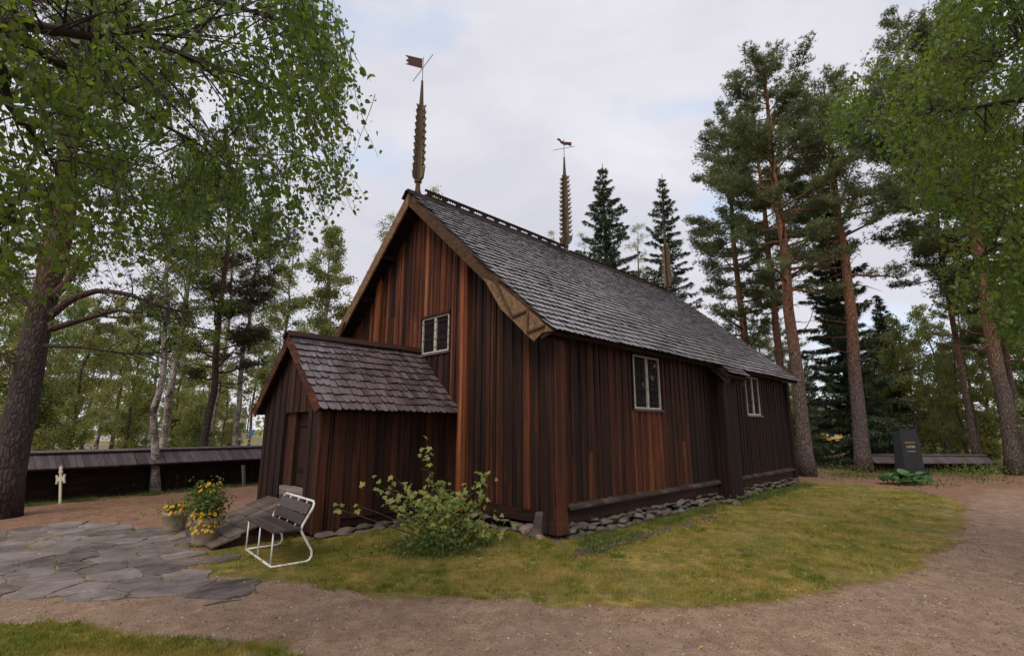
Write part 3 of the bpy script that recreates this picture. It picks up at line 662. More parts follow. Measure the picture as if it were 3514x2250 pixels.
door = tint(MB().box(-PLN+.17, -PLN+.21, DY0, 4.31, DZ0, DZ1).build('door', M['tar_v'], church), .1)
for i in range(3):
    a = DY0+.01+i*.245; plank('plank', f_pf, a, a+.24, DZ0+.02, DZ1-.02, DZ1-.02, -.17, .02, M['tar_v'], door, (.3, .24, .28)[i], .001)
for zz in (.98, 1.86): tint(MB().box(-PLN+.125, -PLN+.148, DY0+.03, 4.28, zz, zz+.07).build('crossbar', M['tar_y'], door), .12)
MB().tube([(-PLN+.13, DY0+.09, 1.42), (-PLN+.09, DY0+.09, 1.40), (-PLN+.09, DY0+.09, 1.30), (-PLN+.13, DY0+.09, 1.28)], .009, 6).build('handle', M['iron'], door)
tint(MB().box(-PLN+.06, -PLN+.16, 4.315, DY1-.002, DZ0-.02, DZ1).build('door_jamb', M['tar_v'], church), .36)
for i in range(3): MB().box(-PLN-.02-.006*i, -PLN+.12, DY0-.04, DY1-.1, .44+i*.085, .44+i*.085+.081).build('threshold_plank', M['grey_y'], church)
ps = tint(MB().box(-PLN+.05, -.03, YA+.01, YA+.03, .16, pz_(YA)-.05).build('porch_side_wall', M['tar_x'], church), .05)
f_ps = lambda u, d, z: (u, YA+.01-d, z)
x = -PLN+.0; k = 0
for a, b, t_, zb in ((-PLN-.03, -PLN+.17, .45, -.03), (-PLN+.175, -PLN+.25, .18, -.02), (-PLN+.255, -PLN+.5, .36, -.03)):
    plank('plank', f_ps, a, b, zb, pz_(YA)-.06, pz_(YA)-.06, .0 if k != 1 else -.02, .05, M['tar_v'], ps, t_); k += 1
x = -PLN+.505
while x < -.06:
    wd = R.uniform(.12, .2); x1 = min(x+wd, -.05); dd, th = (0, .024) if k % 2 else (.012, .032)
    plank('plank', f_ps, x, x1, .17, pz_(YA)-.06, pz_(YA)-.06, dd, th, M['tar_v'], ps, R.choice([.12, .16, .2, .26, .32, .38])); x = x1+.004; k += 1
f_pl = lambda u, d, z: (u, YB-.01+d, z); x = -PLN
while x < -.06:
    x1 = min(x+.2, -.05); plank('plank', f_pl, x, x1, .1, pz_(YB)-.06, pz_(YB)-.06, 0 if k % 2 else .012, .03, M['tar_v'], ps, R.uniform(.05, .25)); x = x1+.004; k += 1
CP, SPn = math.cos(math.atan(SP)), math.sin(math.atan(SP)); TP = (PW/2+OPE)/CP
def pp(x, t, h=0): return np.array([x, HC-t*CP-h*SPn, ZPR-t*SPn+h*CP])
PX0 = -PLN-.14
for sgn in (1, -1):
    v = [pp(PX0, .0, -.07), pp(-.02, .0, -.07), pp(-.02, TP-.02, -.07), pp(PX0, TP-.02, -.07), pp(PX0, 0, -.008), pp(-.02, 0, -.008), pp(-.02, TP-.02, -.008), pp(PX0, TP-.02, -.008)]
    pr = tint(MB().hexa([np.array([p[0], HC+sgn*(p[1]-HC), p[2]]) for p in v]).build('porch_roof', M['tar_x'], church), .1)
    rws = 10; exq = TP/rws; cnt = 0
    for r_ in range(rws):
        t_end = .11+(r_+1)*exq-(.02 if r_ < rws-1 else .03); x = PX0+R.uniform(-.06, -.01)
        while x < -.06:
            wd = R.uniform(.105, .16); l = min(.40, t_end); j = math.sin(x*3.1+r_*1.9)+.6*math.sin(x*7+r_)
            kind = 1 if (j > .75 or r_ == rws-1) else (0 if j > .35 else 2)
            fr = (lambda u, v_, h: (lambda p: np.array([p[0], HC+sgn*(p[1]-HC), p[2]]))(pp(u, v_, h)))
            te = t_end+(R.uniform(-.035, .015) if r_ < rws-1 else R.uniform(-.01, .01)); cx_ = min(x+wd/2, -.03-wd/2)
            vs = place_shingle(fr, wd-.006, l, kind, cx_, te-l, 0.002, .046+R.uniform(-.006, .012), R.uniform(-.03, .03), .022); m_ = len(vs)//2
            fs = shingle_faces(m_); fs = fs if sgn == 1 else [f[::-1] for f in fs]
            dark_butts(MB().add(vs, fs).build('shingle', M['shingle_dark'], pr)); x += wd
    a, b, c_, d_ = pp(PX0, 0, .045), pp(PX0, TP+.02, .045), pp(PX0, TP-.06, -.15), pp(PX0, 0, -.15)
    v = [np.array([PX0-.045, HC+sgn*(p[1]-HC), p[2]]) for p in (a, b, c_, d_)]; v[0][1] = HC; v[3][1] = HC; v[3][2] = ZPR-.15/CP; v[0][2] = ZPR+.045/CP
    tint(MB().prism(v, (.04, 0, 0)).build('porch_bargeboard', M['tar_y'], church), .42)
pc = MB()
for sgn in (1, -1):
    pc.prism([(PX0-.09, HC+sgn*(p[1]-HC), p[2]) for p in (pp(0, -.03, .13), pp(0, .15, .12), pp(0, .15, .075), pp(0, -.03, .085))], (-PX0+.06, 0, 0))
tint(pc.build('porch_ridge_cap', M['tar_x'], church), .22)
# --- dry stone foundation
def rock_mesh(seed, pts=26, flat=.62):
    import bmesh
    rr = np.random.RandomState(seed); bm = bmesh.new()
    p = unit(rr.normal(size=(pts, 3)))*np.array([.5, .42, .5*flat])*rr.uniform(.82, 1.05, (pts, 1)); p = np.clip(p, [-.44, -.36, -.27], [.44, .36, .27])
    for a in p: bm.verts.new(a)
    r_ = bmesh.ops.convex_hull(bm, input=bm.verts); bmesh.ops.delete(bm, geom=[v for v in bm.verts if not v.link_faces], context='VERTS')
    bmesh.ops.bevel(bm, geom=list(bm.edges), offset=.02, segments=1, affect='EDGES', clamp_overlap=True) if False else None
    me = bpy.data.meshes.new('stone'); bm.to_mesh(me); bm.free(); return me
rocks = [rock_mesh(s_) for s_ in range(8)]
for m_ in rocks: m_.materials.append(M['rock'])
found = tint(MB().box(.05, LEN-.05, .0, .3, -.3, .15).build('foundation', M['soil'], church), .1)
def put_stone(x, y, z, sx, sy, sz, yaw, parent, mat=None):
    me = R.choice(rocks)
    if mat: me = me.copy(); me.materials[0] = mat
    o = link('stone', me, parent); o.location = (x, y, z); o.scale = (sx, sy, sz); o.rotation_euler = (R.uniform(-.15, .15), R.uniform(-.15, .15), yaw); return o
def course(p0, p1, z, smin, smax, hmin, hmax, out):
    hmax *= 1.25; hmin *= .9
    p0 = np.array(p0, float); p1 = np.array(p1, float); Ls = np.linalg.norm(p1-p0); d = (p1-p0)/Ls; s_ = 0
    while s_ < Ls:
        l = R.uniform(smin, smax); p = p0+d*(s_+l/2); n_ = np.array([d[1], -d[0]]); p = p+n_*(out+R.uniform(-.05, .07))
        put_stone(p[0], p[1], z+R.uniform(-.03, .03), l*1.22, R.uniform(.24, .36), R.uniform(hmin, hmax), math.atan2(d[1], d[0])+R.uniform(-.2, .2), found); s_ += l
course((.2, 0), (6.6, 0), .105, .16, .40, .12, .19, .04); course((.1, 0), (6.7, 0), .03, .12, .34, .14, .2, .10); course((.1, 0), (6.7, 0), -.06, .14, .42, .18, .26, .16)
course((6.3, -.38), (7.8, -.38), -.03, .2, .5, .14, .2, .02); course((6.4, -.4), (7.9, -.4), -.11, .2, .4, .16, .2, .12)
course((7.6, 0), (LEN, 0), .10, .18, .42, .12, .2, .05); course((7.6, 0), (LEN+.1, 0), .0, .2, .45, .18, .26, .13)
course((0, 2.95), (0, .35), .05, .2, .45, .14, .22, .05); course((0, 2.9), (0, .3), -.06, .22, .4, .18, .26, .13)
course((-PLN, YA), (-.1, YA), -.03, .22, .5, .13, .2, .0); course((-PLN-.1, YA), (-.1, YA), -.11, .25, .5, .12, .18, .08)
put_stone(-.16, .62, -.02, .40, .36, .42, .3, found, M['pink_rock']); put_stone(-.2, .22, -.1, .34, .3, .3, 1.0, found, M['pink_rock']); put_stone(-.24, -.2, -.11, .52, .34, .2, .7, found)
# ================================================================== THINGS AROUND THE CHURCH
# --- boarded ramp up to the porch door
ra, rb = gp(430, 1240), gp(505, 1273)
RX0 = min(ra[0], rb[0])-.02; RX1 = -PLN-.16; RY0, RY1 = 3.32, 5.02
ramp = thing('wooden_ramp', (RX0, (RY0+RY1)/2, GZ), 'low brown boarded ramp leading up to the porch door', 'ramp')
def rl(x, y, z): return (x-RX0, y-(RY0+RY1)/2, z-GZ)
def rzz(x): return GZ+.045+(x-RX0)/(RX1-RX0)*(.43-GZ-.045)
for yy in (RY0+.08, (RY0+RY1)/2, RY1-.08):
    MB().hexa([rl(*p) for p in ((RX0+.06, yy-.05, GZ-.02), (RX1, yy-.05, GZ-.02), (RX1, yy+.05, GZ-.02), (RX0+.06, yy+.05, GZ-.02), (RX0+.06, yy-.05, rzz(RX0)), (RX1, yy-.05, rzz(RX1)-.05), (RX1, yy+.05, rzz(RX1)-.05), (RX0+.06, yy+.05, rzz(RX0)))]).build('beam', M['tar_x'], ramp).color = (.2, 0, 0, 1)
nl = 5; lx = (RX1-RX0)/nl
for i in range(nl):
    a, b = RX0+i*lx-.10, RX0+(i+1)*lx+.06; y = RY0+R.uniform(-.06, .06); e = RY1+R.uniform(-.05, .05)
    while y < e-.02:
        wd = min(R.uniform(.2, .34), e-y); ax = a+R.uniform(-.02, .02)
        h0, h1 = rzz(a)+.012, rzz(b)-.022
        vs = [(ax, y, h0), (b, y, h1), (b, y+wd-.006, h1), (ax, y+wd-.006, h0)]
        MB().hexa([rl(*p) for p in vs]+[rl(p[0], p[1], p[2]+.032) for p in vs]).build('plank', M['ramp'], ramp); y += wd
# --- bench
b1, b2 = gp(577, 1292), gp(637, 1335); b3 = gp(728, 1318)
e1 = unit((b1-b2)*np.array([1, 1, 0])); e2 = np.array([e1[1], -e1[0], 0]); 
if e2@(b3-b2) < 0: e2 = -e2
BL = float(np.linalg.norm((b1-b2)[:2])); org = (b1+b2)/2
bench = thing('garden_bench', tuple(org), 'white tube framed bench with dark wooden slats beside the porch', 'bench')
def bl(u, d, z): return e1*(u)+e2*d+np.array([0, 0, z])
D3 = float(e2@(b3-b2)); r_ = .017; zb = r_+.002
def side_path(u):
    q = [bl(u, 0, zb), bl(u, D3*.5, zb), bl(u, D3*.86, zb), bl(u, D3*.95, zb+.02), bl(u, D3, zb+.075), bl(u, D3*.98, zb+.15)]
    return q+[bl(u, D3*.70, .42), bl(u, D3*.67, .47), bl(u, D3*.70, .53)]
h2 = BL/2; top = .84
lft = side_path(h2)+[bl(h2, D3*.93, top-.09), bl(h2-.012, D3*.97, top-.03), bl(h2-.07, D3*.985, top)]
rgt = side_path(-h2)+[bl(-h2, D3*.93, top-.09), bl(-h2+.012, D3*.97, top-.03), bl(-h2+.07, D3*.985, top)]
MB().tube(lft+rgt[::-1]+[bl(h2, 0, zb)], r_, 10).build('tube_frame', M['white_pipe'], bench, True)
for u in (h2-.01, 0.02, -h2+.06): MB().tube([bl(u, .0, zb), bl(u, .005, .455)], .012, 8).build('front_upright', M['white_pipe'], bench, True)
for u in (h2*.5, -h2*.05, -h2*.6): MB().tube([bl(u, D3*.63, .45), bl(u, D3*.72, .56), bl(u, D3*.97, top)], .010, 8).build('back_upright', M['white_pipe'], bench, True)
MB().tube([bl(h2, D3*.66, .455), bl(-h2, D3*.66, .455)], .011, 8).build('seat_rail', M['white_pipe'], bench, True)
SD = D3*.66+.03
for i in range(4):
    a = -.02+i*SD/4; b = a+SD/4-.008
    MB().hexa([bl(-h2-.02, a, .462), bl(h2+.02, a, .462), bl(h2+.02, b, .462), bl(-h2-.02, b, .462), bl(-h2-.02, a, .492), bl(h2+.02, a, .492), bl(h2+.02, b, .492), bl(-h2-.02, b, .492)]).build('seat_slat', M['bench'], bench)
for z0, z1 in ((.53, .655), (.67, .80)):
    f = lambda z: D3*(.70+.27*(z-.5)/.34)-.035
    MB().hexa([bl(-h2+.03, f(z0), z0), bl(h2-.03, f(z0), z0), bl(h2-.03, f(z0)+.024, z0), bl(-h2+.03, f(z0)+.024, z0), bl(-h2+.03, f(z1), z1), bl(h2-.03, f(z1), z1), bl(h2-.03, f(z1)+.024, z1), bl(-h2+.03, f(z1)+.024, z1)]).build('back_slat', M['bench'], bench)
# --- leaf clouds
def leaf_quads(P, size, rs, down=.6, wid=.40, fold=.12):      # one folded rhombus per leaf
    n = len(P); d = unit(rs.normal(size=(n, 3))+np.array([0, 0, -down*1.6])); t = unit(np.cross(d, rs.normal(size=(n, 3)))); nr = np.cross(d, t)
    s = (size*rs.uniform(.65, 1.25, n))[:, None]
    V = np.stack([P, P+(d*.42+t*wid+nr*fold)*s, P+d*s, P+(d*.42-t*wid+nr*fold)*s], 1).reshape(-1, 3)
    b = np.arange(n)[:, None]*4; F = np.concatenate([b+np.array([[0, 1, 2]]), b+np.array([[0, 2, 3]])], 1).reshape(-1, 3)
    return V, F
def blades(P, D, K, ln, wd, rs, spread=1.0):                  # K thin triangles fanned about each point
    n = len(P); P = np.repeat(P, K, 0); D = np.repeat(D, K, 0); m = n*K
    b = unit(D+spread*unit(rs.normal(size=(m, 3)))); t = unit(np.cross(b, rs.normal(size=(m, 3)))); l = (ln*rs.uniform(.6, 1.2, m))[:, None]
    V = np.stack([P-t*wd/2, P+t*wd/2, P+b*l], 1).reshape(-1, 3)
    return V, np.arange(m*3).reshape(-1, 3)
# --- flower pots
def flower_mesh():
    mb = MB(); n = 8
    for k in range(n):
        a = 2*PI*k/n; c, s_ = math.cos(a), math.sin(a); t = (-s_*.010, c*.010)
        mb.add([(c*.005, s_*.005, 0), (c*.022+t[0], s_*.022+t[1], .004), (c*.036, s_*.036, -.002), (c*.022-t[0], s_*.022-t[1], .004)], [(0, 1, 2, 3)])
    return mb.mesh('petals')
def disc_mesh(): return MB().lathe([(.011, -.004), (.012, .004), (.006, .008)], 8).mesh('disc')
fl_me, di_me = flower_mesh(), disc_mesh(); fl_me.materials.append(M['petal']); di_me.materials.append(M['disc'])
def pot(loc, r0, r1, h, label, seed, bush, tall, nfl):
    rr = random.Random(seed); rs = np.random.RandomState(seed)
    t = thing('flower_pot', tuple(loc), label, 'flower pot', 'concrete flower pots by the ramp')
    MB().lathe([(r0, 0), (r0*1.01, .03), (r1*.97, h*.8), (r1, h*.82), (r1*1.02, h), (r1*.9, h), (r1*.88, h-.05)], 28).build('pot', M['pot'], t, True)
    MB().lathe([(r1*.88, h-.06), (r1*.5, h-.03), (.01, h-.02)], 20).build('soil', M['soil'], t)
    n = 1100 if tall else 380
    P = rs.normal(size=(n, 3))*np.array([bush*.42, bush*.42, tall*.30 if tall else .06])+np.array([0, 0, h+(tall*.48 if tall else .07)]); P[:, 2] = np.maximum(P[:, 2], h-.02+.0*P[:, 2])
    V, F = leaf_quads(P, .07 if tall else .045, rs, .25, .32); link('foliage', np_mesh('foliage', V, F), t, M['weed'])
    V, F = leaf_quads(np.c_[rs.normal(size=(150, 2))*r1*.75, h+rs.uniform(-.12, .06, 150)], .045, rs, .5, .3); link('trailing_foliage', np_mesh('trailing', V, F), t, M['weed'])
    st = MB()
    for k in range(14): a = rr.uniform(0, 6.28); st.tube([(0, 0, h-.05), (math.cos(a)*bush*.3, math.sin(a)*bush*.3, h+(tall or .1)*.5), (math.cos(a)*bush*.5, math.sin(a)*bush*.5, h+(tall or .1)*.95)], .004, 4)
    st.build('stems', M['weed'], t)
    vw = CAM-np.array(loc); az0 = math.atan2(vw[1], vw[0])
    for k in range(nfl):
        if tall and k < nfl*.25: a = rr.uniform(0, 6.28); q = bush*rr.uniform(.2, .6); z = h+tall*rr.uniform(.78, 1.1); sc = rr.uniform(.75, 1.05); tilt = rr.uniform(.2, .9)
        else: a = az0+rr.gauss(0, .9); q = r1*rr.uniform(.8, 1.18); z = h+(rr.uniform(-.22, .1) if tall else rr.uniform(-.04, .14)); sc = rr.uniform(.6, .9); tilt = rr.uniform(.7, 1.4)
        o = link('flower', fl_me, t); o.location = (math.cos(a)*q, math.sin(a)*q, z); o.scale = (sc,)*3; o.rotation_euler = Matrix.Rotation(a, 3, 'Z').to_euler() if False else (0, tilt, a)
        c = link('centre', di_me, o)
p1_ = gp(477, 1278); p2_ = gp(408, 1246)
pot(p1_, .17, .235, .44, 'large round pot with tall leafy plant and trailing yellow flowers', 3, .34, .52, 84)
pot(p2_, .17, .22, .36, 'smaller pot with low yellow flowers behind the large pot', 5, .26, 0, 34)
# --- flagstones
def clip(poly, p, n):
    out = []
    for i in range(len(poly)):
        a, b = poly[i], poly[(i+1) % len(poly)]; da, db = (a-p)@n, (b-p)@n
        if da <= 0: out.append(a)
        if da*db < 0: out.append(a+(b-a)*da/(da-db))
    return out
rs = np.random.RandomState(21); fp = np.array(flag_poly); lo, hi = fp.min(0), fp.max(0)
seeds = []; tries = 0
while len(seeds) < 400 and tries < 20000:
    tries += 1; p = rs.uniform(lo-.9, hi+.9)
    mind = .36+.62*rs.rand()
    if all(np.hypot((p[0]-q[0])*1.0, (p[1]-q[1])*1.0) > mind for q in seeds): seeds.append(p)
seeds = np.array(seeds); pave = []
for i, s_ in enumerate(seeds):
    if not inpoly(fp, s_[0], s_[1]): continue
    d = np.linalg.norm(seeds-s_, axis=1); nb = np.argsort(d)[1:16]; cell = [s_+np.array(q) for q in ((-.9, -.9), (.9, -.9), (.9, .9), (-.9, .9))]
    for j in nb: n_ = seeds[j]-s_; n_ = n_/np.linalg.norm(n_); cell = clip(cell, (s_+seeds[j])/2-n_*R.uniform(.001, .009), n_)
    if len(cell) < 3: continue
    pts = []
    for k in range(len(cell)):
        a, b = cell[k], cell[(k+1) % len(cell)]; pts.append(a*.94+b*.06); 
        if np.linalg.norm(b-a) > .12: pts += [a*.66+b*.34+rs.normal(size=2)*.026, a*.34+b*.66+rs.normal(size=2)*.026]
        pts.append(a*.06+b*.94)
    pave.append((s_, pts))
paving = tag(link('flagstone_paving', np_mesh('paving_bed', [(x_, y_, GZ+.004) for x_, y_ in (flag_poly[0], flag_poly[8], flag_poly[12], flag_poly[-1])], [(0, 1, 2, 3)]), None, M['soil']), 'grey flagstone paving in front of the ramp', 'paving', kind='structure')
bpy.data.objects.remove(paving); paving = None
pav = thing('flagstone_paving', (*np.mean(fp, 0), GZ), 'irregular grey flagstone paving leading to the ramp', 'paving'); pav['kind'] = 'structure'; c0 = np.array([*np.mean(fp, 0), GZ])
extra = gp(517, 1312)[:2]; pave.append((extra, [extra+np.array(q) for q in ((-.30, -.12), (-.1, -.24), (.2, -.2), (.3, .02), (.16, .2), (-.16, .22))]))
for s_, pts in pave:
    h = float(hgt(s_[0], s_[1]))-GZ+R.uniform(.006, .015); tx, ty = R.uniform(-.012, .012), R.uniform(-.012, .012); n_ = len(pts)
    top = [np.array([p[0], p[1], GZ+h+(p[0]-s_[0])*tx+(p[1]-s_[1])*ty])-c0 for p in pts]
    inn = [np.array([s_[0]+(p[0]-s_[0])*.95, s_[1]+(p[1]-s_[1])*.95, GZ+h+.006+(p[0]-s_[0])*tx+(p[1]-s_[1])*ty])-c0 for p in pts]
    bot = [q*np.array([1, 1, 0])+np.array([0, 0, -.06]) for q in top]
    MB().add(bot+top+inn, [(i, (i+1) % n_, n_+(i+1) % n_, n_+i) for i in range(n_)]+[(n_+i, n_+(i+1) % n_, 2*n_+(i+1) % n_, 2*n_+i) for i in range(n_)]+[tuple(range(2*n_, 3*n_))]).build('flagstone', M['flag'], pav)
# --- churchyard wall with boarded roof (left), second stretch behind the gravestone (right)
def fence(A, B, zr, ze, hw, label, boards=True, wboard=.15, visible=None):
    A = np.array(A[:2]); B = np.array(B[:2]); Ls = np.linalg.norm(B-A); d = (B-A)/Ls; n_ = np.array([-d[1], d[0]]); yaw = math.atan2(d[1], d[0])
    if n_@(CAM[:2]-A) < 0: n_ = -n_
    t = thing('churchyard_wall', (*A, GZ), label, 'wall', 'roofed churchyard walls')
    q = lambda s_, o_, z: (d[0]*s_+n_[0]*o_, d[1]*s_+n_[1]*o_, z)
    def bx(s0, s1, o0, o1, z0, z1): return MB().hexa([q(s0, o0, z0), q(s1, o0, z0), q(s1, o1, z0), q(s0, o1, z0), q(s0, o0, z1), q(s1, o0, z1), q(s1, o1, z1), q(s0, o1, z1)])
    for k in range(4):
        z0 = -.05+k*(ze)/4; tint(bx(0, Ls, -.12, .12+R.uniform(-.015, .015), z0, z0+ze/4-.006).build('wall_log', M['tar_x'], t), .06)
    s_ = 1.0
    while s_ < Ls: tint(bx(s_, s_+.12, .13, .2, 0, ze).build('post', M['tar_v'], t), .12); s_ += 2.6
    roofp = MB()
    for sg in (1, -1): roofp.hexa([q(0, 0, zr-.05), q(Ls, 0, zr-.05), q(Ls, sg*hw, ze-.05), q(0, sg*hw, ze-.05), q(0, 0, zr-.02), q(Ls, 0, zr-.02), q(Ls, sg*hw, ze-.02), q(0, sg*hw, ze-.02)])
    rf = tint(roofp.build('wall_roof', M['tar_x'], t), .08)
    s_ = 0
    while s_ < Ls-.02:
        wd = min(R.uniform(wboard*.9, wboard*1.1), Ls-s_); h = R.uniform(0, .006); ov = R.uniform(-.012, .012); tw = R.uniform(-.02, .02)
        for sg in (1, -1):
            k0 = 1.0+ov; yy = sg*hw*k0; zz = zr+(ze-zr)*k0
            MB().hexa([q(s_+.003, 0, zr-.015+h), q(s_+wd-.003, 0, zr-.015+h), q(s_+wd-.003+tw, yy, zz-.015+h), q(s_+.003+tw, yy, zz-.015+h), q(s_+.003, 0, zr+.008+h), q(s_+wd-.003, 0, zr+.008+h), q(s_+wd-.003+tw, yy, zz+.008+h), q(s_+.003+tw, yy, zz+.008+h)]).build('roof_board', M['fence_roof'], rf)
            if sg == 1 and not boards: break
        s_ += wd
    rc_ = MB()
    for sg in (1, -1): rc_.hexa([q(-.03, 0, zr+.02), q(Ls+.03, 0, zr+.02), q(Ls+.03, sg*.14, zr-.02), q(-.03, sg*.14, zr-.02), q(-.03, 0, zr+.05), q(Ls+.03, 0, zr+.05), q(Ls+.03, sg*.14, zr+.01), q(-.03, sg*.14, zr+.01)])
    rc_.build('ridge_board', M['fence_roof'], rf)
    return t
fA = np.array(FA[:2])+fnor*.75; fC = np.array(FC[:2])+fnor*.75; dd_ = unit(fC-fA)
wb = .32
for rowk in (0,): pass
fence(fA-dd_*3.0, fC+dd_*2.2, 1.27, .88, .55, 'long low churchyard wall under a dark boarded roof, left of the porch', True)
g0, g1 = gp(2040, 1106), gp(2320, 1108)
fence(g0, g1, .74, .42, .6, 'low roofed churchyard wall stretch behind the tall gravestone', True, .3)
MB().beam(np.array(gp(573, 1142))+[0, 0, .02], np.array(gp(566, 1142))+[0, 0, .7], .13, .06).build('leaning_post', M['grey_x']); tag(bpy.data.objects['leaning_post'], 'short grey post leaning against the churchyard wall', 'post')
# --- white grave cross
cp = gp(141, 1183); s0 = float(np.linalg.norm(cp-CAM)); cang = math.atan2(-RGT[1], -RGT[0])
cross = thing('grave_cross', tuple(cp), 'small cream wooden grave cross before the churchyard wall', 'cross', rz=math.atan2(RGT[1], RGT[0])+.25)
cross.rotation_euler.y = -.13; cross.scale = (.66, .9, .92)
MB().box(-.035, .035, -.025, .025, -.05, .96).build('upright', M['cross'], cross)
MB().box(-.13, .13, -.022, .022, .62, .74).build('crossarm', M['cross'], cross)
for sx in (-1, 1): MB().prism([(sx*.10, -.026, .56), (sx*.155, -.026, .56), (sx*.135, -.026, .68), (sx*.155, -.026, .80), (sx*.10, -.026, .80)], (0, .052, 0)).build('arm_end', M['cross'], cross)
MB().prism([(-.07, -.026, .86), (.07, -.026, .86), (.04, -.026, .92), (.05, -.026, .98), (0, -.026, 1.06), (-.05, -.026, .98), (-.04, -.026, .92)], (0, .052, 0)).build('head_piece', M['cross'], cross)
# --- gravestone
gpz = gp(2140, 1118); ga_ = math.atan2(RGT[1], RGT[0])+.32
gs = thing('gravestone', tuple(gpz), 'tall tapering black granite gravestone with faded gilt lettering', 'gravestone', rz=ga_)
MB().box(-.72, .72, -.28, .28, -.08, .24).build('plinth', M['grave'], gs)
sl = MB().hexa([(-.60, -.2, .24), (.60, -.2, .24), (.60, .2, .24), (-.60, .2, .24), (-.48, -.14, 1.92), (.48, -.14, 1.92), (.48, .14, 1.92), (-.48, .14, 1.92)]).build('slab', M['grave'], gs)
MB().box(-.52, .52, -.16, .16, 1.921, 1.96).build('cornice', M['grave'], gs)
for xx in (-.44, .0, .44): MB().lathe([(.05, 1.96), (.09, 2.0), (.10, 2.05), (.07, 2.1), (.02, 2.12)], 8, (xx, 0)).build('knob', M['grave'], gs)
for zz, hh, wdt, nst in ((1.36, .05, .62, 17), (1.16, .12, .52, 8), (1.0, .05, .50, 12)):
    tx = MB()
    for k in range(nst):
        xx = -wdt/2+wdt*k/nst; y0 = -.2+.06*(zz-.24)/1.68-.004; wl = wdt/nst*.62; hq = hh*R.uniform(.6, 1)
        tx.box(xx, xx+wl*.3, y0-.004, y0+.03, zz, zz+hq)
        if k % 3 != 1: tx.box(xx+wl*.3, xx+wl, y0-.0035, y0+.03, zz+hq*R.choice([0, .45, .8]), zz+hq*R.choice([0, .45, .8])*.0+hq*.98*1.0 if False else zz+hq*R.choice([.2, .62, .98]))
        if k % 2: tx.box(xx+wl*.8, xx+wl*1.05, y0-.003, y0+.03, zz, zz+hq*.9)
    tx.build('lettering', M['gold'], sl)
# broad-leaved plant at its foot
hp = gp(2128, 1137); ho = thing('broad_leaf_plant', tuple(hp), 'broad leaved green plant at the foot of the black gravestone', 'plant')
rs = np.random.RandomState(4); hm = MB()
for k in range(1): pass
lm = MB()
for k in range(6):
    u = k/5; wdt = .11*math.sin(PI*min(1, u*.9+.08)); lm.v += [(-wdt, u*.30, .07*math.sin(u*2.6)+.03*abs(1)), (0, u*.30, .07*math.sin(u*2.6)), (wdt, u*.30, .07*math.sin(u*2.6)+.03)]
lm.f = [(k*3+i, k*3+i+1, k*3+i+4, k*3+i+3) for k in range(5) for i in range(2)]; lme = lm.mesh('broad_leaf', True); lme.materials.append(M['hosta'])
for k in range(70):
    o = link('leaf', lme, ho); a = R.uniform(0, 6.28); rr_ = R.uniform(0, 1)**.6
    q = RGT*np.array([1, 1, 0])*math.cos(a)*.85*rr_+np.array([FWD[0], FWD[1], 0])*math.sin(a)*.5*rr_
    o.location = (q[0], q[1], .10+.26*(1-rr_)*R.random()); o.rotation_euler = (R.uniform(-.1, .7), R.uniform(-.3, .3), R.uniform(0, 6.28)); o.scale = (R.uniform(.8, 1.35),)*3
st = MB()
for k in range(20): a = R.uniform(0, 6.28); st.tube([(0, 0, -.02), (math.cos(a)*.3, math.sin(a)*.3, .18)], .008, 4)
st.build('stalks', M['hosta'], ho)
V, F = leaf_quads(np.c_[rs.normal(size=(260, 2))*np.array([.75, .45])+np.array([.25, -.35]), rs.uniform(.01, .09, 260)], .09, rs, .1, .35)
link('low_leaves', np_mesh('low', V, F), ho, M['weed'])
# --- currant shrub by the gable wall
sb = gp(1040, 1282); shrub = thing('currant_shrub', tuple(sb), 'yellowing currant shrub growing before the gable wall', 'shrub')
cl = MB(); n_ = 10
ang = [math.radians(a) for a in (250, 215, 190, 160, 130, 110, 90, 70, 50, 20, -10, -35, -70)]
rad = [.10, .36, .22, .46, .28, .40, .60, .40, .28, .46, .22, .36, .10]
cl.v = [(0, .0, .0)]+[(math.cos(a)*r_, math.sin(a)*r_+.1, -.09*(r_/.6)**2+.0) for a, r_ in zip(ang, rad)]; cl.f = [(0, i+1, i) for i in range(1, 13)]
cme = cl.mesh('lobed_leaf'); cme.materials.append(M['currant'])
rs = np.random.RandomState(9); stems = MB(); rH = RGT*np.array([1, 1, 0]); rH /= np.linalg.norm(rH); fH = np.array([FWD[0], FWD[1], 0]); fH /= np.linalg.norm(fH)
tips = [(780, 1190, .0), (835, 1185, .1), (875, 1130, -.1), (905, 1150, .15), (930, 1120, .0), (960, 1145, -.2), (1000, 1032, .0), (1003, 1080, .05), (1045, 1135, .2), (1000, 1160, -.3), (1075, 1160, -.1), (1110, 1170, .1), (1130, 1115, .0), (1160, 1118, -.1), (1110, 1190, -.25), (1140, 1205, .1), (990, 1190, -.35), (950, 1190, .0), (1050, 1185, -.3), (1065, 1215, .05), (1100, 1235, -.2), (1010, 1225, -.3), (960, 1225, .15), (1150, 1240, -.1), (1040, 1245, -.3), (1190, 1235, .0), (905, 1180, -.15), (1025, 1150, .1)]
nleaf = 0
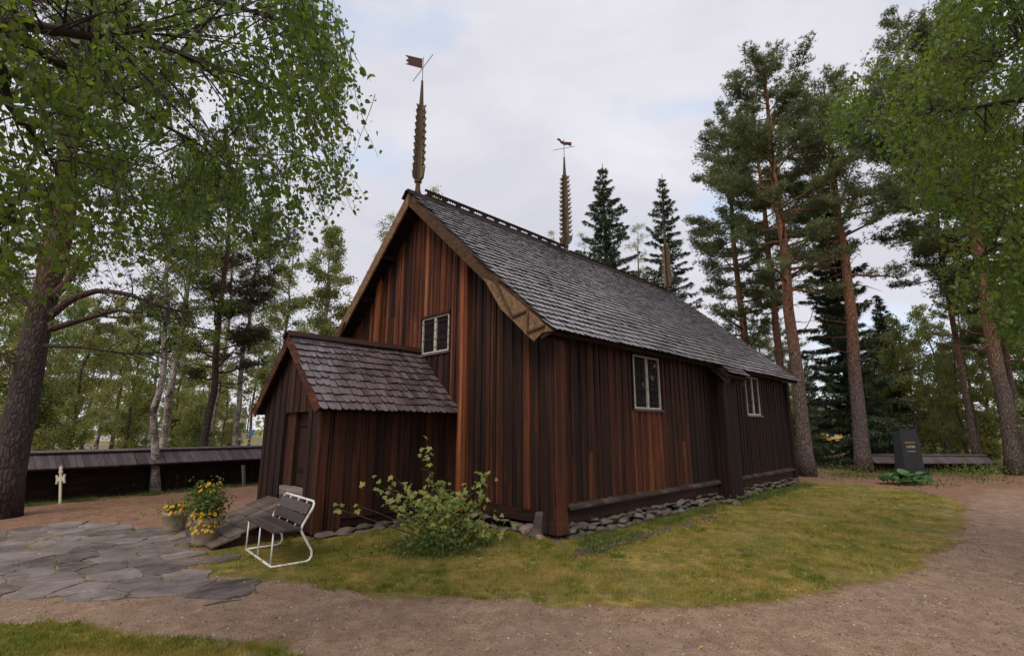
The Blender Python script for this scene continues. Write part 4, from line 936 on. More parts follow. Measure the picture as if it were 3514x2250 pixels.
for (a, b, off) in tips:
    d0 = float((sb-CAM)@fH)+off*1.6; d_ = ray(a, b); tp = CAM+d_*(d0/(d_@fH))-sb
    mid = tp*np.array([.45, .45, .6])+rs.normal(size=3)*.05; low = rs.normal(size=3)*np.array([.08, .08, 0])
    pts = [low*(1-s_)**2+mid*2*s_*(1-s_)+tp*s_**2 for s_ in np.linspace(0, 1, 7)]; stems.tube(pts, [.011*(1-.75*s_)+.002 for s_ in np.linspace(0, 1, 7)], 5)
    thin = b > 1180 and a < 860
    for k in range(4 if thin else 12):
        s_ = R.uniform(.9, 1.0) if thin else R.uniform(.62, 1.02); p = low*(1-s_)**2+mid*2*s_*(1-s_)+tp*s_**2+rs.normal(size=3)*(.035 if thin else .075)
        o = link('leaf', cme, shrub); nleaf += 1
        o.location = p; o.scale = (R.uniform(.09, .16),)*3; nrm = Vector((R.gauss(0, .5), R.gauss(0, .5), R.uniform(.4, 1)))-Vector(fH)*.5
        o.rotation_euler = (nrm.to_track_quat('Z', 'Y').to_matrix() @ Matrix.Rotation(R.uniform(0, 6.28), 3, 'Z')).to_euler()
for k in range(16):
    a = R.uniform(0, 6.28); q = R.uniform(.3, .8); stems.tube([rs.normal(size=3)*np.array([.08, .08, 0]), np.array([math.cos(a)*q*.6, math.sin(a)*q*.6, .25]), np.array([math.cos(a)*q*1.1, math.sin(a)*q*1.1, .38])+rs.normal(size=3)*.08], [.006, .004, .002], 4)
V, F = leaf_quads(rs.normal(size=(620, 3))*np.array([.26, .26, .2])+np.array([0, 0, .5]), .075, rs, .2, .42); tag(link('inner_foliage', np_mesh('inner_foliage', V, F), shrub, M['currant']), kind='stuff')
stems.build('stems', M['twig'], shrub)
# ================================================================== LOW GREENERY, LITTER
rs = np.random.RandomState(33)
def tri_grass(P, hmin, hmax, wd, lean, rs):
    n = len(P); a = rs.uniform(0, 6.28, n); h = rs.uniform(hmin, hmax, n); l = rs.uniform(0, lean, n)*h; t = np.c_[np.cos(a), np.sin(a), 0*a]*wd/2
    b = rs.uniform(0, 6.28, n); tip = P+np.c_[np.cos(b)*l, np.sin(b)*l, h]
    return np.stack([P-t, P+t, tip], 1).reshape(-1, 3), np.arange(n*3).reshape(-1, 3)
def cat2(ps):
    V = []; F = []; o_ = 0
    for v, f in ps: V.append(v); F.append(f+o_); o_ += len(v)
    return np.concatenate(V), np.concatenate(F)
def scatter(poly, n, box, dens=None):
    X = rs.uniform(box[0], box[1], n); Y = rs.uniform(box[2], box[3], n)
    m = inpoly(poly, X+.12*vnoise(X*3, Y*3, 3), Y+.12*vnoise(X*3, Y*3, 5)); X, Y = X[m], Y[m]
    d = np.hypot(X-CAM[0], Y-CAM[1]); keep = rs.rand(len(X)) < np.clip(8.5/d, .2, 1)**1.5
    keep &= ~((X > -.05) & (Y > -.1)) & ~((X > -PLN-.1) & (Y > YA-.05)); X, Y = X[keep], Y[keep]
    return np.c_[X, Y, hgt(X, Y)-.003]
G = scatter(lawn_main, 520000, (-6, 14, -5.5, 4)); f = vnoise(G[:, 0]*2.1, G[:, 1]*2.1, 6)+rs.normal(size=len(G))*.35
G = G[f > -.1]; V1, F1 = tri_grass(G, .015, .05, .007, 1.3, rs)
G2 = scatter(lawn_front, 120000, (-9, -4, -4, 2)); V2, F2 = tri_grass(G2, .012, .04, .006, 1.4, rs)
V = np.concatenate([V1, V2]); F = np.concatenate([F1, F2+len(V1)])
TF = scatter(lawn_main, 24000, (-6, 14, -5.5, 4)); TF = TF[vnoise(TF[:, 0]*1.7, TF[:, 1]*1.7, 12)+rs.normal(size=len(TF))*.3 > .05]; TF = np.concatenate([TF, scatter(lawn_front, 5000, (-9, -4, -4, 2))])
hs_ = np.repeat(rs.uniform(.6, 1.6, len(TF)), 16); TQ = np.repeat(TF, 16, 0)+np.c_[rs.normal(size=(len(TF)*16, 2))*.028, np.zeros(len(TF)*16)]
V3, F3 = tri_grass(TQ, .02, .06, .008, 1.1, rs); V3 = V3.reshape(-1, 3, 3); V3[:, 2] = V3[:, 0]+(V3[:, 2]-V3[:, 0])*hs_[:, None]; V3 = V3.reshape(-1, 3); V, F = cat2([(V, F), (V3, F3)])
tag(link('grass', np_mesh('grass', V, F), None, M['grass']), 'short mossy grass blades of the lawn', 'grass', kind='stuff')
# taller green grass and weeds along the foundation, round the shrub and the pots
def clump(c, rx, ry, n, hmin, hmax, wd=.009):
    P = np.c_[c[0]+rs.normal(size=n)*rx, c[1]+rs.normal(size=n)*ry, np.full(n, GZ-.01)]; return tri_grass(P, hmin, hmax, wd, .7, rs)
parts = []
for k in range(150):
    x_ = R.uniform(-.1, 13.5); parts.append(clump((x_, -.30-R.random()*.45), .12, .07, 55, .04, .15))
for k in range(40): parts.append(clump((-.35-R.random()*.6, R.uniform(-.3, 2.9)), .1, .1, 45, .03, .1))
for k in range(26): parts.append(clump((sb[0]+R.gauss(0, .45), sb[1]+R.gauss(0, .3)), .1, .1, 110, .05, .2))
for k in range(10): parts.append(clump((p1_[0]+R.gauss(0, .16), p1_[1]+R.gauss(-.1, .16)), .08, .08, 70, .03, .09))
for k in range(60): t_ = R.uniform(-1, 11); parts.append(clump((FA[0]+fdir[0]*t_-fnor[0]*.0, FA[1]+fdir[1]*t_-fnor[1]*.0), .2, .1, 60, .04, .18, .012))
for k in range(30): q = gp(R.uniform(1880, 2330), R.uniform(1110, 1122)); parts.append(clump(q, .5, .5, 40, .05, .2, .02))
for k in range(34): q = gp(R.uniform(2050, 2400), R.uniform(1104, 1114)); parts.append(clump(q, .5, .5, 50, .1, .35, .03))
V = []; F = []; o_ = 0
for v, f in parts: V.append(v); F.append(f+o_); o_ += len(v)
tag(link('tall_grass', np_mesh('tall_grass', np.concatenate(V), np.concatenate(F)), None, M['weed']), 'longer green grass along walls, shrub and pots', 'grass', kind='stuff')
def weed_patch(px, n, rx, ry, h, label, size=.06, mat='weed'):
    c = gp(*px); t = thing('weed_clump', tuple(c), label, 'weeds', 'weeds growing low on the ground'); P = np.c_[rs.normal(size=n)*rx, rs.normal(size=n)*ry, rs.uniform(.01, h, n)]
    V, F = leaf_quads(P, size, rs, .1, .25); link('foliage', np_mesh('foliage', V, F), t, M[mat])
    st = MB()
    for k in range(14): x_, y_ = R.gauss(0, rx), R.gauss(0, ry); st.tube([(x_, y_, -.03), (x_+R.gauss(0, .03), y_, h*.9)], .004, 4)
    st.build('stems', M[mat], t)['kind'] = 'stuff'
weed_patch((1045, 1296), 700, .36, .22, .34, 'dense green weeds growing round the foot of the currant shrub', .085)
weed_patch((935, 1300), 260, .3, .2, .16, 'green weeds left of the currant shrub', .06)
weed_patch((1400, 1292), 220, .22, .16, .17, 'bright young plant beside the corner post', .055)
weed_patch((1480, 1270), 160, .4, .14, .14, 'green weeds along the stone foundation below the near window', .05)
weed_patch((1790, 1172), 420, .8, .35, .22, 'green weeds beyond the buttress at the foundation', .07)
weed_patch((330, 1152), 320, .4, .3, .55, 'leafy sapling left of the leaning birch', .08)
weed_patch((392, 1150), 320, .35, .3, .5, 'leafy sapling right of the leaning birch', .08)
weed_patch((1985, 1122), 420, 1.2, .5, .5, 'brushy undergrowth between the two tall pines', .1)
weed_patch((2300, 1125), 600, 1.6, .6, .6, 'low green bushes left of the leaning pine', .1)
weed_patch((1890, 1090), 500, 1.0, .8, 1.0, 'bushes behind the far church corner', .12)
# drip channel of small dark stones along the eaves line
M['wet_stone'] = rock('dark_wet_stones', (.02, .015, .012), (.09, .07, .055), 3, .05); M['wet_stone'].node_tree.nodes['Principled BSDF'].inputs['Roughness'].default_value = .3
ch = MB()
for k in range(330):
    t_ = R.random(); a = gp(1345+335*t_, 1304-92*t_); a = a+np.array([R.gauss(0, .10), R.gauss(0, .09), 0]); s_ = R.uniform(.02, .06)
    p = unit(rs.normal(size=(6, 3))); pts = np.array([[1, 0, 0], [-1, 0, 0], [0, 1, 0], [0, -1, 0], [0, 0, .6], [0, 0, -.4]])*s_*rs.uniform(.6, 1.3, (6, 1))
    th = R.uniform(0, 6.28); Rm = np.array([[math.cos(th), -math.sin(th), 0], [math.sin(th), math.cos(th), 0], [0, 0, 1]])
    ch.add(pts@Rm.T+a+np.array([0, 0, .006]), [(0, 2, 4), (2, 1, 4), (1, 3, 4), (3, 0, 4), (2, 0, 5), (1, 2, 5), (3, 1, 5), (0, 3, 5)])
tag(ch.build('drip_gravel', M['wet_stone']), 'strip of dark wet stones below the eaves', 'gravel', kind='stuff')
M['pebble'] = leafmat('pebbles', [(0, (.06, .043, .034)), (.5, (.19, .14, .11)), (1, (.42, .35, .30))], 0, .7, .1)
# pebbles on the path
n = 34000; X = rs.uniform(-9, 6, n); Y = rs.uniform(-6.5, 3, n); m = inpoly(path_poly, X, Y) & ~inpoly(lawn_main, X, Y) & ~inpoly(lawn_front, X, Y) & ~inpoly(flag_poly, X, Y); X, Y = X[m], Y[m]; n = len(X)
base = np.array([[1, 0, 0], [-1, 0, 0], [0, 1, 0], [0, -1, 0], [0, 0, .7], [0, 0, -.5]]); sz = (.004+.016*rs.rand(n)**4)[:, None, None]
V = (base[None]*rs.uniform(.6, 1.3, (n, 6, 1))*sz+np.c_[X, Y, hgt(X, Y)+.002][:, None]).reshape(-1, 3); fc_ = np.array([(0, 2, 4), (2, 1, 4), (1, 3, 4), (3, 0, 4)])
F = (np.arange(n)[:, None, None]*6+fc_[None]).reshape(-1, 3)
tag(link('pebbles', np_mesh('pebbles', V, F), None, M['pebble']), 'loose pebbles scattered over the gravel path', 'gravel', kind='stuff')
n = 16000; X = rs.uniform(-10, 12, n); Y = rs.uniform(-7, 11, n); m = ~inpoly(lawn_main, X, Y) & ~((X > -.2) & (Y > -.3)) & ~((X > -3.3) & (Y > 2.9) & (Y < 6)); X, Y = X[m], Y[m]
P = np.c_[X, Y, hgt(X, Y)+.006]; V, F = leaf_quads(P, .026, rs, 0, .22, .05); V = V.reshape(-1, 4, 3); V[:, :, 2] = P[:, None, 2]+(V[:, :, 2]-P[:, None, 2])*.3; V = V.reshape(-1, 3)
M['litter'] = leafmat('bark_and_needle_litter', [(0, (.035, .022, .015)), (.6, (.12, .065, .038)), (1, (.28, .18, .11))], 0, .8, .1)
tag(link('litter', np_mesh('litter', V, F), None, M['litter']), 'dark bark bits and needles littering path and yard', 'litter', kind='stuff')
# grass straggling over the edge of the path and in the yard
n = 2600; X = rs.uniform(-8, 12, n); Y = rs.uniform(-6, 11, n); g_, p_ = classes(X+rs.normal(size=n)*.25, Y+rs.normal(size=n)*.25); m = (g_ > .3) & ~inpoly(lawn_main, X, Y) & ~((X > -.2) & (Y > -.3)) & ~((X > -3.3) & (Y > 2.9) & (Y < 6)) & ~inpoly(flag_poly, X, Y); Q = np.c_[X, Y, hgt(X, Y)-.003][m]
n2 = 900; X = rs.uniform(-8, -1, n2); Y = rs.uniform(5, 11, n2); Q2 = np.c_[X, Y, hgt(X, Y)-.003]; Q2 = Q2[(vnoise(X*1.2, Y*1.2, 15) > .1) & ~((X > -3.3) & (Y < 6)) & ~((X > -.2))]
Q3 = np.array([q_ for s_, pts_ in pave for q_ in pts_[::3]]); Q3 = np.c_[Q3, hgt(Q3[:, 0], Q3[:, 1])+.002]; Q3 = Q3[rs.rand(len(Q3)) < .5]; Q = np.concatenate([Q, Q2, Q3]); Q = np.repeat(Q, 14, 0)+np.c_[rs.normal(size=(len(Q)*14, 2))*.04, np.zeros(len(Q)*14)]; V, F = tri_grass(Q, .015, .055, .008, 1.2, rs)
tag(link('straggling_grass', np_mesh('straggling_grass', V, F), None, M['grass']), 'sparse grass tufts straggling over path and yard edges', 'grass', kind='stuff')
# a few fallen leaves on the boards of the churchyard wall
nl_ = 46; t_ = rs.uniform(0, 11.5, nl_); o_ = rs.uniform(.06, .5, nl_); P = np.c_[fA[0]-dd_[0]*3+dd_[0]*t_-fnor[0]*o_, fA[1]-dd_[1]*3+dd_[1]*t_-fnor[1]*o_, GZ+1.27+.045-o_*(.39/.55)]; V, F = leaf_quads(P, .05, rs, 0, .36, .05); V = V.reshape(-1, 4, 3); V[:, :, 2] = P[:, None, 2]+(V[:, :, 2]-P[:, None, 2])*.2+.02; V = V.reshape(-1, 3)
tag(link('roof_leaves', np_mesh('roof_leaves', V, F), None, M['fallen']), 'pale fallen leaves lying on the churchyard wall roof', 'leaves', kind='stuff')
# fallen leaves
n = 900; X = rs.uniform(-9, 12, n); Y = rs.uniform(-6, 11, n); m = ~((X > -.2) & (Y > -.3)) & ~((X > -3.3) & (Y > 2.9) & (Y < 6)); X, Y = X[m], Y[m]
P = np.c_[X, Y, hgt(X, Y)+.022]; V, F = leaf_quads(P, .046, rs, 0, .36, .05); V = V.reshape(-1, 4, 3); V[:, :, 2] = P[:, None, 2]+(V[:, :, 2]-P[:, None, 2])*.25; V = V.reshape(-1, 3)
tag(link('fallen_leaves', np_mesh('fallen_leaves', V, F), None, M['fallen']), 'pale yellow fallen leaves scattered on the ground', 'leaves', kind='stuff')
q0, q1, q2 = gp(478, 1424), gp(520, 1417), gp(568, 1410)
tag(MB().tube([q0+[0, 0, .012], q1+[0, 0, .02], q2+[0, 0, .014]], [.004, .006, .003], 6).build('fallen_stick', M['twig']), 'thin dark stick lying on the path below the paving', 'stick')
# ================================================================== TREES
Z3 = np.array([0, 0, 1.0])
def path_up(H, wob, lean, rr, n=14):
    p = [np.zeros(3)]; dx, dy = lean; w = np.zeros(2)
    for i in range(1, n+1):
        w = w*.7+rr.normal(size=2)*wob; p.append(np.array([dx*H*i/n, dy*H*i/n, H*i/n])+np.array([w[0], w[1], 0])*min(1, i/3))
    return np.array(p)
def at_h(path, t):
    k = t*(len(path)-1); i = min(int(k), len(path)-2); return path[i]+(path[i+1]-path[i])*(k-i)
def radius(r0, t, flare=.35): return r0*((1-t)**.75*.93+.07)*(1+flare*math.exp(-t*38))
def limb(start, az, el, ln, bend, rr, n=6):
    p = [np.array(start)]; e_ = el; a_ = az
    for i in range(n):
        d = np.array([math.cos(a_)*math.cos(e_), math.sin(a_)*math.cos(e_), math.sin(e_)]); p.append(p[-1]+d*ln/n); e_ += bend/n+rr.normal()*.10; a_ += rr.normal()*.13
    return np.array(p)
def cat(parts):
    V = []; F = []; o_ = 0
    for v, f in parts: V.append(v); F.append(f+o_); o_ += len(v)
    return np.concatenate(V), np.concatenate(F)
def pine_parts(seed, H, r0, lo, R0, nl, dead=6, wob=.05, lean=(0, 0), sides=12, tuft=1.0, ln=.17, prof=None, az_lim=None, K=7):
    rr = np.random.RandomState(seed); tr = path_up(H, wob, lean, rr); T = MB(); B = MB()
    T.tube([at_h(tr, t) for t in np.linspace(0, 1, 26)], [radius(r0, t) for t in np.linspace(0, 1, 26)], sides)
    P = []; D = []
    for i in range(nl):
        t = lo+(1-lo)*((i+rr.rand()*.8)/nl)**.9; t = min(t, .985); u = (t-lo)/(1-lo)
        pr = (prof(u) if prof else (.55+.9*u if u < .35 else .87*(1-((u-.35)/.68)**2)+.16))
        l = R0*pr*rr.uniform(.65, 1.1); az = rr.uniform(0, 2*PI) if az_lim is None else rr.uniform(*az_lim); el = .05+.75*u**1.3+rr.normal()*.14
        q = limb(at_h(tr, t), az, el, l, .25+rr.normal()*.2, rr); rb = max(.012, radius(r0, t)*.34*min(1, l/2.5+.2))
        B.tube(q, [rb*(1-.82*s_)+.004 for s_ in np.linspace(0, 1, len(q))], 6)
        ns = max(6, int(l*4.6))
        for k in range(ns):
            s_ = rr.uniform(.30, 1.0); st = at_h(q, s_); dq = unit(q[-1]-q[0]); a2 = math.atan2(dq[1], dq[0])+rr.choice([-1, 1])*rr.uniform(.3, 1.2); sl_ = l*rr.uniform(.16, .36)*(1.25-.6*s_)
            q2 = limb(st, a2, rr.uniform(.0, .7), sl_, .3, rr, 3); B.tube(q2, [.011, .008, .006, .003], 4, False)
            m_ = max(9, int(sl_*42*tuft)); w_ = rr.rand(m_)**.7
            P.append(np.array([at_h(q2, min(.999, x_)) for x_ in w_])+rr.normal(size=(m_, 3))*np.array([.13, .13, .08])*min(1.3, .5+sl_)); D.append(np.tile(unit(q2[-1]-q2[0])*.5+Z3*.6, (m_, 1)))
    for i in range(dead):
        t = rr.uniform(.22, lo+.1); q = limb(at_h(tr, t), rr.uniform(0, 6.28) if az_lim is None else rr.uniform(*az_lim), rr.uniform(-.25, .25), rr.uniform(.5, 2.2), rr.normal()*.4, rr, 5); B.tube(q, [.028*(1-.85*s_)+.003 for s_ in np.linspace(0, 1, 6)], 5)
        for k in range(3): s_ = rr.uniform(.4, .9); B.tube(limb(at_h(q, s_), rr.uniform(0, 6.28), rr.uniform(-.3, .4), rr.uniform(.2, .6), 0, rr, 2), [.008, .005, .003], 4, False)
    V, F = blades(np.concatenate(P), np.concatenate(D), K, ln, .029, rr, 1.1)
    return T.mesh('trunk', True), B.mesh('limbs', True), np_mesh('crown', V, F)
def birch_parts(seed, H, r0, lo, R0, nl, nper, leaf=.075, wob=.08, lean=(0, 0), top=1.0, droop=.7, col=None):
    rr = np.random.RandomState(seed); tr = path_up(H, wob, lean, rr); T = MB(); B = MB()
    T.tube([at_h(tr, t) for t in np.linspace(0, 1, 24)], [radius(r0, t, .5) for t in np.linspace(0, 1, 24)], 10)
    P = []
    for i in range(nl):
        t = lo+(1-lo)*(i+rr.rand())/nl; t = min(t, .98); u = (t-lo)/(1-lo); l = R0*(.45+1.1*u if u < .4 else .9*(1-((u-.4)/.62)**1.6)+.14)*rr.uniform(.6, 1.1)
        q = limb(at_h(tr, t), rr.uniform(0, 6.28), rr.uniform(.35, .95), l, -.5, rr); B.tube(q, [max(.01, radius(r0, t)*.28)*(1-.85*s_)+.003 for s_ in np.linspace(0, 1, len(q))], 5)
        for k in range(max(4, int(l*4))):
            s_ = rr.uniform(.25, 1); q2 = limb(at_h(q, s_), rr.uniform(0, 6.28), rr.uniform(-.2, .5), rr.uniform(.25, .75)*min(1.2, .4+l*.35), -1.2*droop, rr, 4); B.tube(q2, [.007, .006, .005, .004, .002], 3, False)
            m_ = nper; w_ = rr.rand(m_); P.append(np.array([at_h(q2, min(.999, x_)) for x_ in w_])+rr.normal(size=(m_, 3))*np.array([.11, .11, .11])-np.c_[np.zeros(m_), np.zeros(m_), rr.rand(m_)**2*.35*droop])
    P = np.concatenate(P); V, F = leaf_quads(P, leaf, rr, .5)
    return T.mesh('trunk', True), B.mesh('limbs', True), np_mesh('crown', V, F)
def spruce_parts(seed, H, r0, R0, lo=.06, dens=1.0):
    rr = np.random.RandomState(seed); tr = path_up(H, .03, (0, 0), rr); T = MB(); B = MB()
    T.tube([at_h(tr, t) for t in np.linspace(0, 1, 20)], [radius(r0, t) for t in np.linspace(0, 1, 20)], 9)
    P = []; D = []; z = lo*H
    while z < H*.99:
        t = z/H; rad_ = R0*((1-t)**.85)*(1 if t > .15 else .8)+.12; nb = 7 if t < .9 else 5; a0 = rr.uniform(0, 6.28)
        for k in range(nb):
            l = rad_*rr.uniform(.4, 1.25); a = a0+2*PI*k/nb+rr.normal()*.25; el = (-.45+.75*t)+rr.normal()*.12; q = limb(at_h(tr, t), a, el, l, .45, rr, 5); B.tube(q, [.022*(1-.8*s_)*(1.15-t)+.003 for s_ in np.linspace(0, 1, 6)], 4, False)
            m_ = max(5, int(l*30*dens)); w_ = rr.rand(m_)**.8; side_ = np.array([-math.sin(a), math.cos(a), 0]); sp_ = rr.uniform(-1, 1, m_)*.28*l*(1.05-w_*.7)
            pts = np.array([at_h(q, min(.999, .08+.92*x_)) for x_ in w_])+side_[None]*sp_[:, None]; pts[:, 2] -= rr.rand(m_)*.10+np.abs(sp_)*.25
            P.append(pts); D.append(np.tile(np.array([math.cos(a)*.7, math.sin(a)*.7, -.65]), (m_, 1)))
        z += H*.022*rr.uniform(.8, 1.25)
    V, F = blades(np.concatenate(P), np.concatenate(D), 5, .26, .045, rr, .75)
    return T.mesh('trunk', True), B.mesh('limbs', True), np_mesh('crown', V, F)
def plant_tree(name, parts, loc, label, group, leafm, barkm, rz=0, sc=1.0, limbm=None):
    t = thing(name, tuple(loc), label, 'tree', group, rz); t.scale = (sc if np.isscalar(sc) else sc[0],)*2+((sc if np.isscalar(sc) else sc[1]),)
    for nm, me, mt in zip(('trunk', 'limbs', 'crown'), parts, (barkm, limbm or barkm, leafm)):
        if not me.materials: me.materials.append(M[mt])
        o = link(nm, me, t)
        if nm != 'trunk': o['kind'] = 'stuff'
    return t
def by_top(a, b, dist): p, h = top_at(a, b, dist); return p, h
def lean_to(base, H, a, b):       # lean so that the top of a tree of height H shows in column a
    best = None
    d = ray(a, b); dh = math.hypot(d[0], d[1]); dist = math.hypot(*(base-CAM)[:2]); p = CAM+d/dh*dist; return ((p[0]-base[0])/H, (p[1]-base[1])/H)
# --- the two tall pines right of the church and their neighbours
def tall(px, toppx, seed, r0, lo, R0, nl, label, dead=8, **k):
    b = gp(*px); d = ray(*toppx); dist = math.hypot(*(b-CAM)[:2]); H = CAM[2]+d[2]/math.hypot(d[0], d[1])*dist-GZ
    return plant_tree('pine_tree', pine_parts(seed, H, r0, lo, R0, nl, dead, lean=lean_to(b, H, *toppx), **k), b, label, 'pines round the church', 'pine', 'bark_pine')
tall((1897, 1118), (1795, 138), 101, .30, .38, 3.9, 62, 'tall pine with orange upper trunk next to the far church corner')
tall((2030, 1108), (1935, 195), 102, .33, .46, 3.9, 50, 'tall pine with bare lower branches left of the black gravestone', 16)
tall((2388, 1115), (2215, 60), 103, .31, .34, 5.0, 60, 'thick leaning pine right of the black gravestone', 14)
b, h = by_top(1765, 235, 30); plant_tree('pine_tree', pine_parts(104, h, .24, .36, 3.6, 52, 6), b, 'slender pine rising behind the roof end, nearer the orange pine', 'pines round the church', 'pine', 'bark_pine')
b, h = by_top(1702, 270, 31); plant_tree('pine_tree', pine_parts(105, h, .25, .28, 4.0, 58, 8), b, 'pine rising just behind the low end of the church roof', 'pines round the church', 'pine', 'bark_pine')
b, h = by_top(2110, 40, 34); plant_tree('pine_tree', pine_parts(106, h, .15, .30, 4.4, 60, 10), b, 'tall pine behind the gravestone with its top above the birch', 'pines round the church', 'pine', 'bark_pine')
b, h = by_top(2262, 330, 35); plant_tree('pine_tree', pine_parts(107, h, .15, .28, 3.8, 54, 12), b, 'thinner pine just left of the thick leaning pine', 'pines round the church', 'pine', 'bark_pine')
# --- spruces
b, h = by_top(1925, 400, 31); plant_tree('spruce_tree', spruce_parts(201, h, .22, 2.7, .03, 1.7), b, 'dense dark spruce between the two tall pines', 'spruces', 'spruce', 'bark_dark')
b, h = by_top(1415, 384, 36); plant_tree('spruce_tree', spruce_parts(202, h, .26, 5.2, .06, 1.7), b, 'broad pointed spruce above the ridge right of the rear spire', 'spruces', 'spruce', 'bark_dark')
b, h = by_top(1553, 408, 37); plant_tree('spruce_tree', spruce_parts(203, h, .22, 3.8, .06, 1.3), b, 'narrow ragged spruce at the far end of the ridge', 'spruces', 'spruce', 'bark_dark')
b, h = by_top(2060, 690, 40); plant_tree('spruce_tree', spruce_parts(204, h, .18, 1.9, .04, 1.0), b, 'smaller dark spruce behind the tall pine with bare branches', 'spruces', 'spruce', 'bark_dark')
# --- left: big old pine
b = gp(-6, 1214); BPH = 19.0
bigp = pine_parts(301, BPH, .31, .50, 6.0, 44, 0, wob=.07, lean=(.004, .004), sides=18, tuft=.4)
big = plant_tree('pine_tree', bigp, b, 'massive old pine with rough trunk at the left edge', 'pines round the church', 'pine_dark', 'bark_old')
rr = np.random.RandomState(5); lim = MB(); lp = []; ld = []
def seen_limb(pxs, r0, dd=0, tufts=0):     # limb through seen points; it leaves the trunk and drifts in depth by dd
    d0 = float((b-CAM)@np.array([FWD[0], FWD[1], 0]))/math.hypot(FWD[0], FWD[1]); pts = []
    fh = np.array([FWD[0], FWD[1], 0]); fh /= np.linalg.norm(fh)
    for i, (u, v) in enumerate(pxs): d_ = ray(u, v); pts.append(CAM+d_*((d0+dd*i/(len(pxs)-1))/(d_@fh))-b)
    q = [at_h(np.array(pts), s_) for s_ in np.linspace(0, 1, 14)]; lim.tube(q, [r0*(1-.8*s_)+.006 for s_ in np.linspace(0, 1, 14)], 7)
    for k in range(10): s_ = rr.uniform(.35, 1); st = at_h(np.array(pts), s_); q2 = limb(st, math.atan2(RGT[1], RGT[0])+rr.normal()*.7, rr.normal()*.5, rr.uniform(.4, 1.3), rr.normal()*.5, rr, 4); lim.tube(q2, [.016, .012, .009, .006, .003], 4, False); lp.extend([at_h(q2, x_)+rr.normal(size=3)*.1 for x_ in rr.uniform(.3, 1, tufts)])
seen_limb([(120, 772), (200, 748), (275, 728), (330, 735)], .075, -.5, 6)
seen_limb([(118, 740), (170, 700), (230, 682), (300, 690), (370, 718), (440, 735)], .09, .6, 8)
seen_limb([(120, 700), (160, 660), (200, 590), (240, 545)], .10, .8, 8)
seen_limb([(105, 812), (200, 815), (290, 830), (380, 828)], .045, .3, 2)
seen_limb([(60, 870), (20, 845), (-30, 820)], .05, -.4, 2)
seen_limb([(80, 720), (20, 690), (-60, 640)], .07, .5, 6)
lim.build('limbs', M['bark_old'], big, True)['kind'] = 'stuff'
lp = np.array(lp); V, F = blades(lp, np.tile(Z3*.4, (len(lp), 1)), 9, .16, .022, rr, 1.1); tag(link('twig_needles', np_mesh('twig_needles', V, F), big, M['pine_dark']), kind='stuff')
# --- left: dark pine hanging over the birches
b2_, h2_ = by_top(570, 270, 26); plant_tree('pine_tree', pine_parts(302, h2_, .17, .22, 3.3, 56, 8, prof=lambda u: .9 if u < .3 else 1.05*(1-((u-.3)/.72)**2)+.12), b2_, 'dark drooping pine behind the leaning birch', 'pines round the church', 'pine_dark', 'bark_old')
bq, hq = by_top(215, 60, 26); plant_tree('pine_tree', pine_parts(303, hq, .24, .4, 3.6, 40, 8), bq, 'pine with orange branches seen through the upper left birch leaves', 'pines round the church', 'pine', 'bark_pine')
# --- birches with visible trunks
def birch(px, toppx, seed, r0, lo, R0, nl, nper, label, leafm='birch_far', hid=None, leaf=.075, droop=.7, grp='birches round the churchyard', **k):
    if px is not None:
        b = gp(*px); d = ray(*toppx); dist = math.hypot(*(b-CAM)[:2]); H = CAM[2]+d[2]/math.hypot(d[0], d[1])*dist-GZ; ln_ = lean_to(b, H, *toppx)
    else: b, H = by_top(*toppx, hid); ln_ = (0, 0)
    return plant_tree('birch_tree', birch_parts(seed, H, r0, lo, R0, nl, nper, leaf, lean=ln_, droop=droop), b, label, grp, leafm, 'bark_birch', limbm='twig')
birch((364, 1158), (415, 330), 401, .115, .35, 2.6, 34, 49, 'slim leaning birch in front of the churchyard wall', 'birch_leaf')
birch(None, (478, 340), 402, .15, .30, 2.8, 34, 49, 'white spotted birch just behind the churchyard wall', hid=24)
birch(None, (615, 470), 403, .15, .28, 2.4, 30, 49, 'birch right beside the porch corner, beyond the wall', hid=28)
birch(None, (560, 520), 404, .14, .25, 2.2, 26, 45, 'dark trunked birch in the open grass left of the porch', hid=33)
birch(None, (783, 528), 405, .16, .08, 2.5, 74, 60, 'full narrow birch standing alone between pine and church gable', hid=30, leaf=.115)
birch(None, (690, 570), 406, .15, .12, 2.6, 56, 56, 'pale birch just left of the lone narrow birch', hid=34, leaf=.11)
birch(None, (1012, 447), 407, .17, .3, 2.2, 24, 45, 'birch whose crown tip shows right behind the front spire', hid=27)
birch(None, (925, 495), 408, .16, .3, 1.8, 20, 38, 'birch whose twigs show beyond the left roof slope', hid=26)
birch(None, (878, 625), 409, .14, .2, 1.6, 20, 38, 'small birch half hidden by the left roof slope', hid=28)
birch(None, (1495, 522), 410, .16, .3, 2.3, 30, 45, 'pale birch between the two spruces above the ridge', hid=42)
birch(None, (1300, 540), 411, .15, .3, 2.4, 26, 41, 'birch crown just left of the rear spire', hid=38)
birch(None, (1368, 545), 412, .15, .3, 2.2, 26, 41, 'birch crown just right of the rear spire', hid=39)
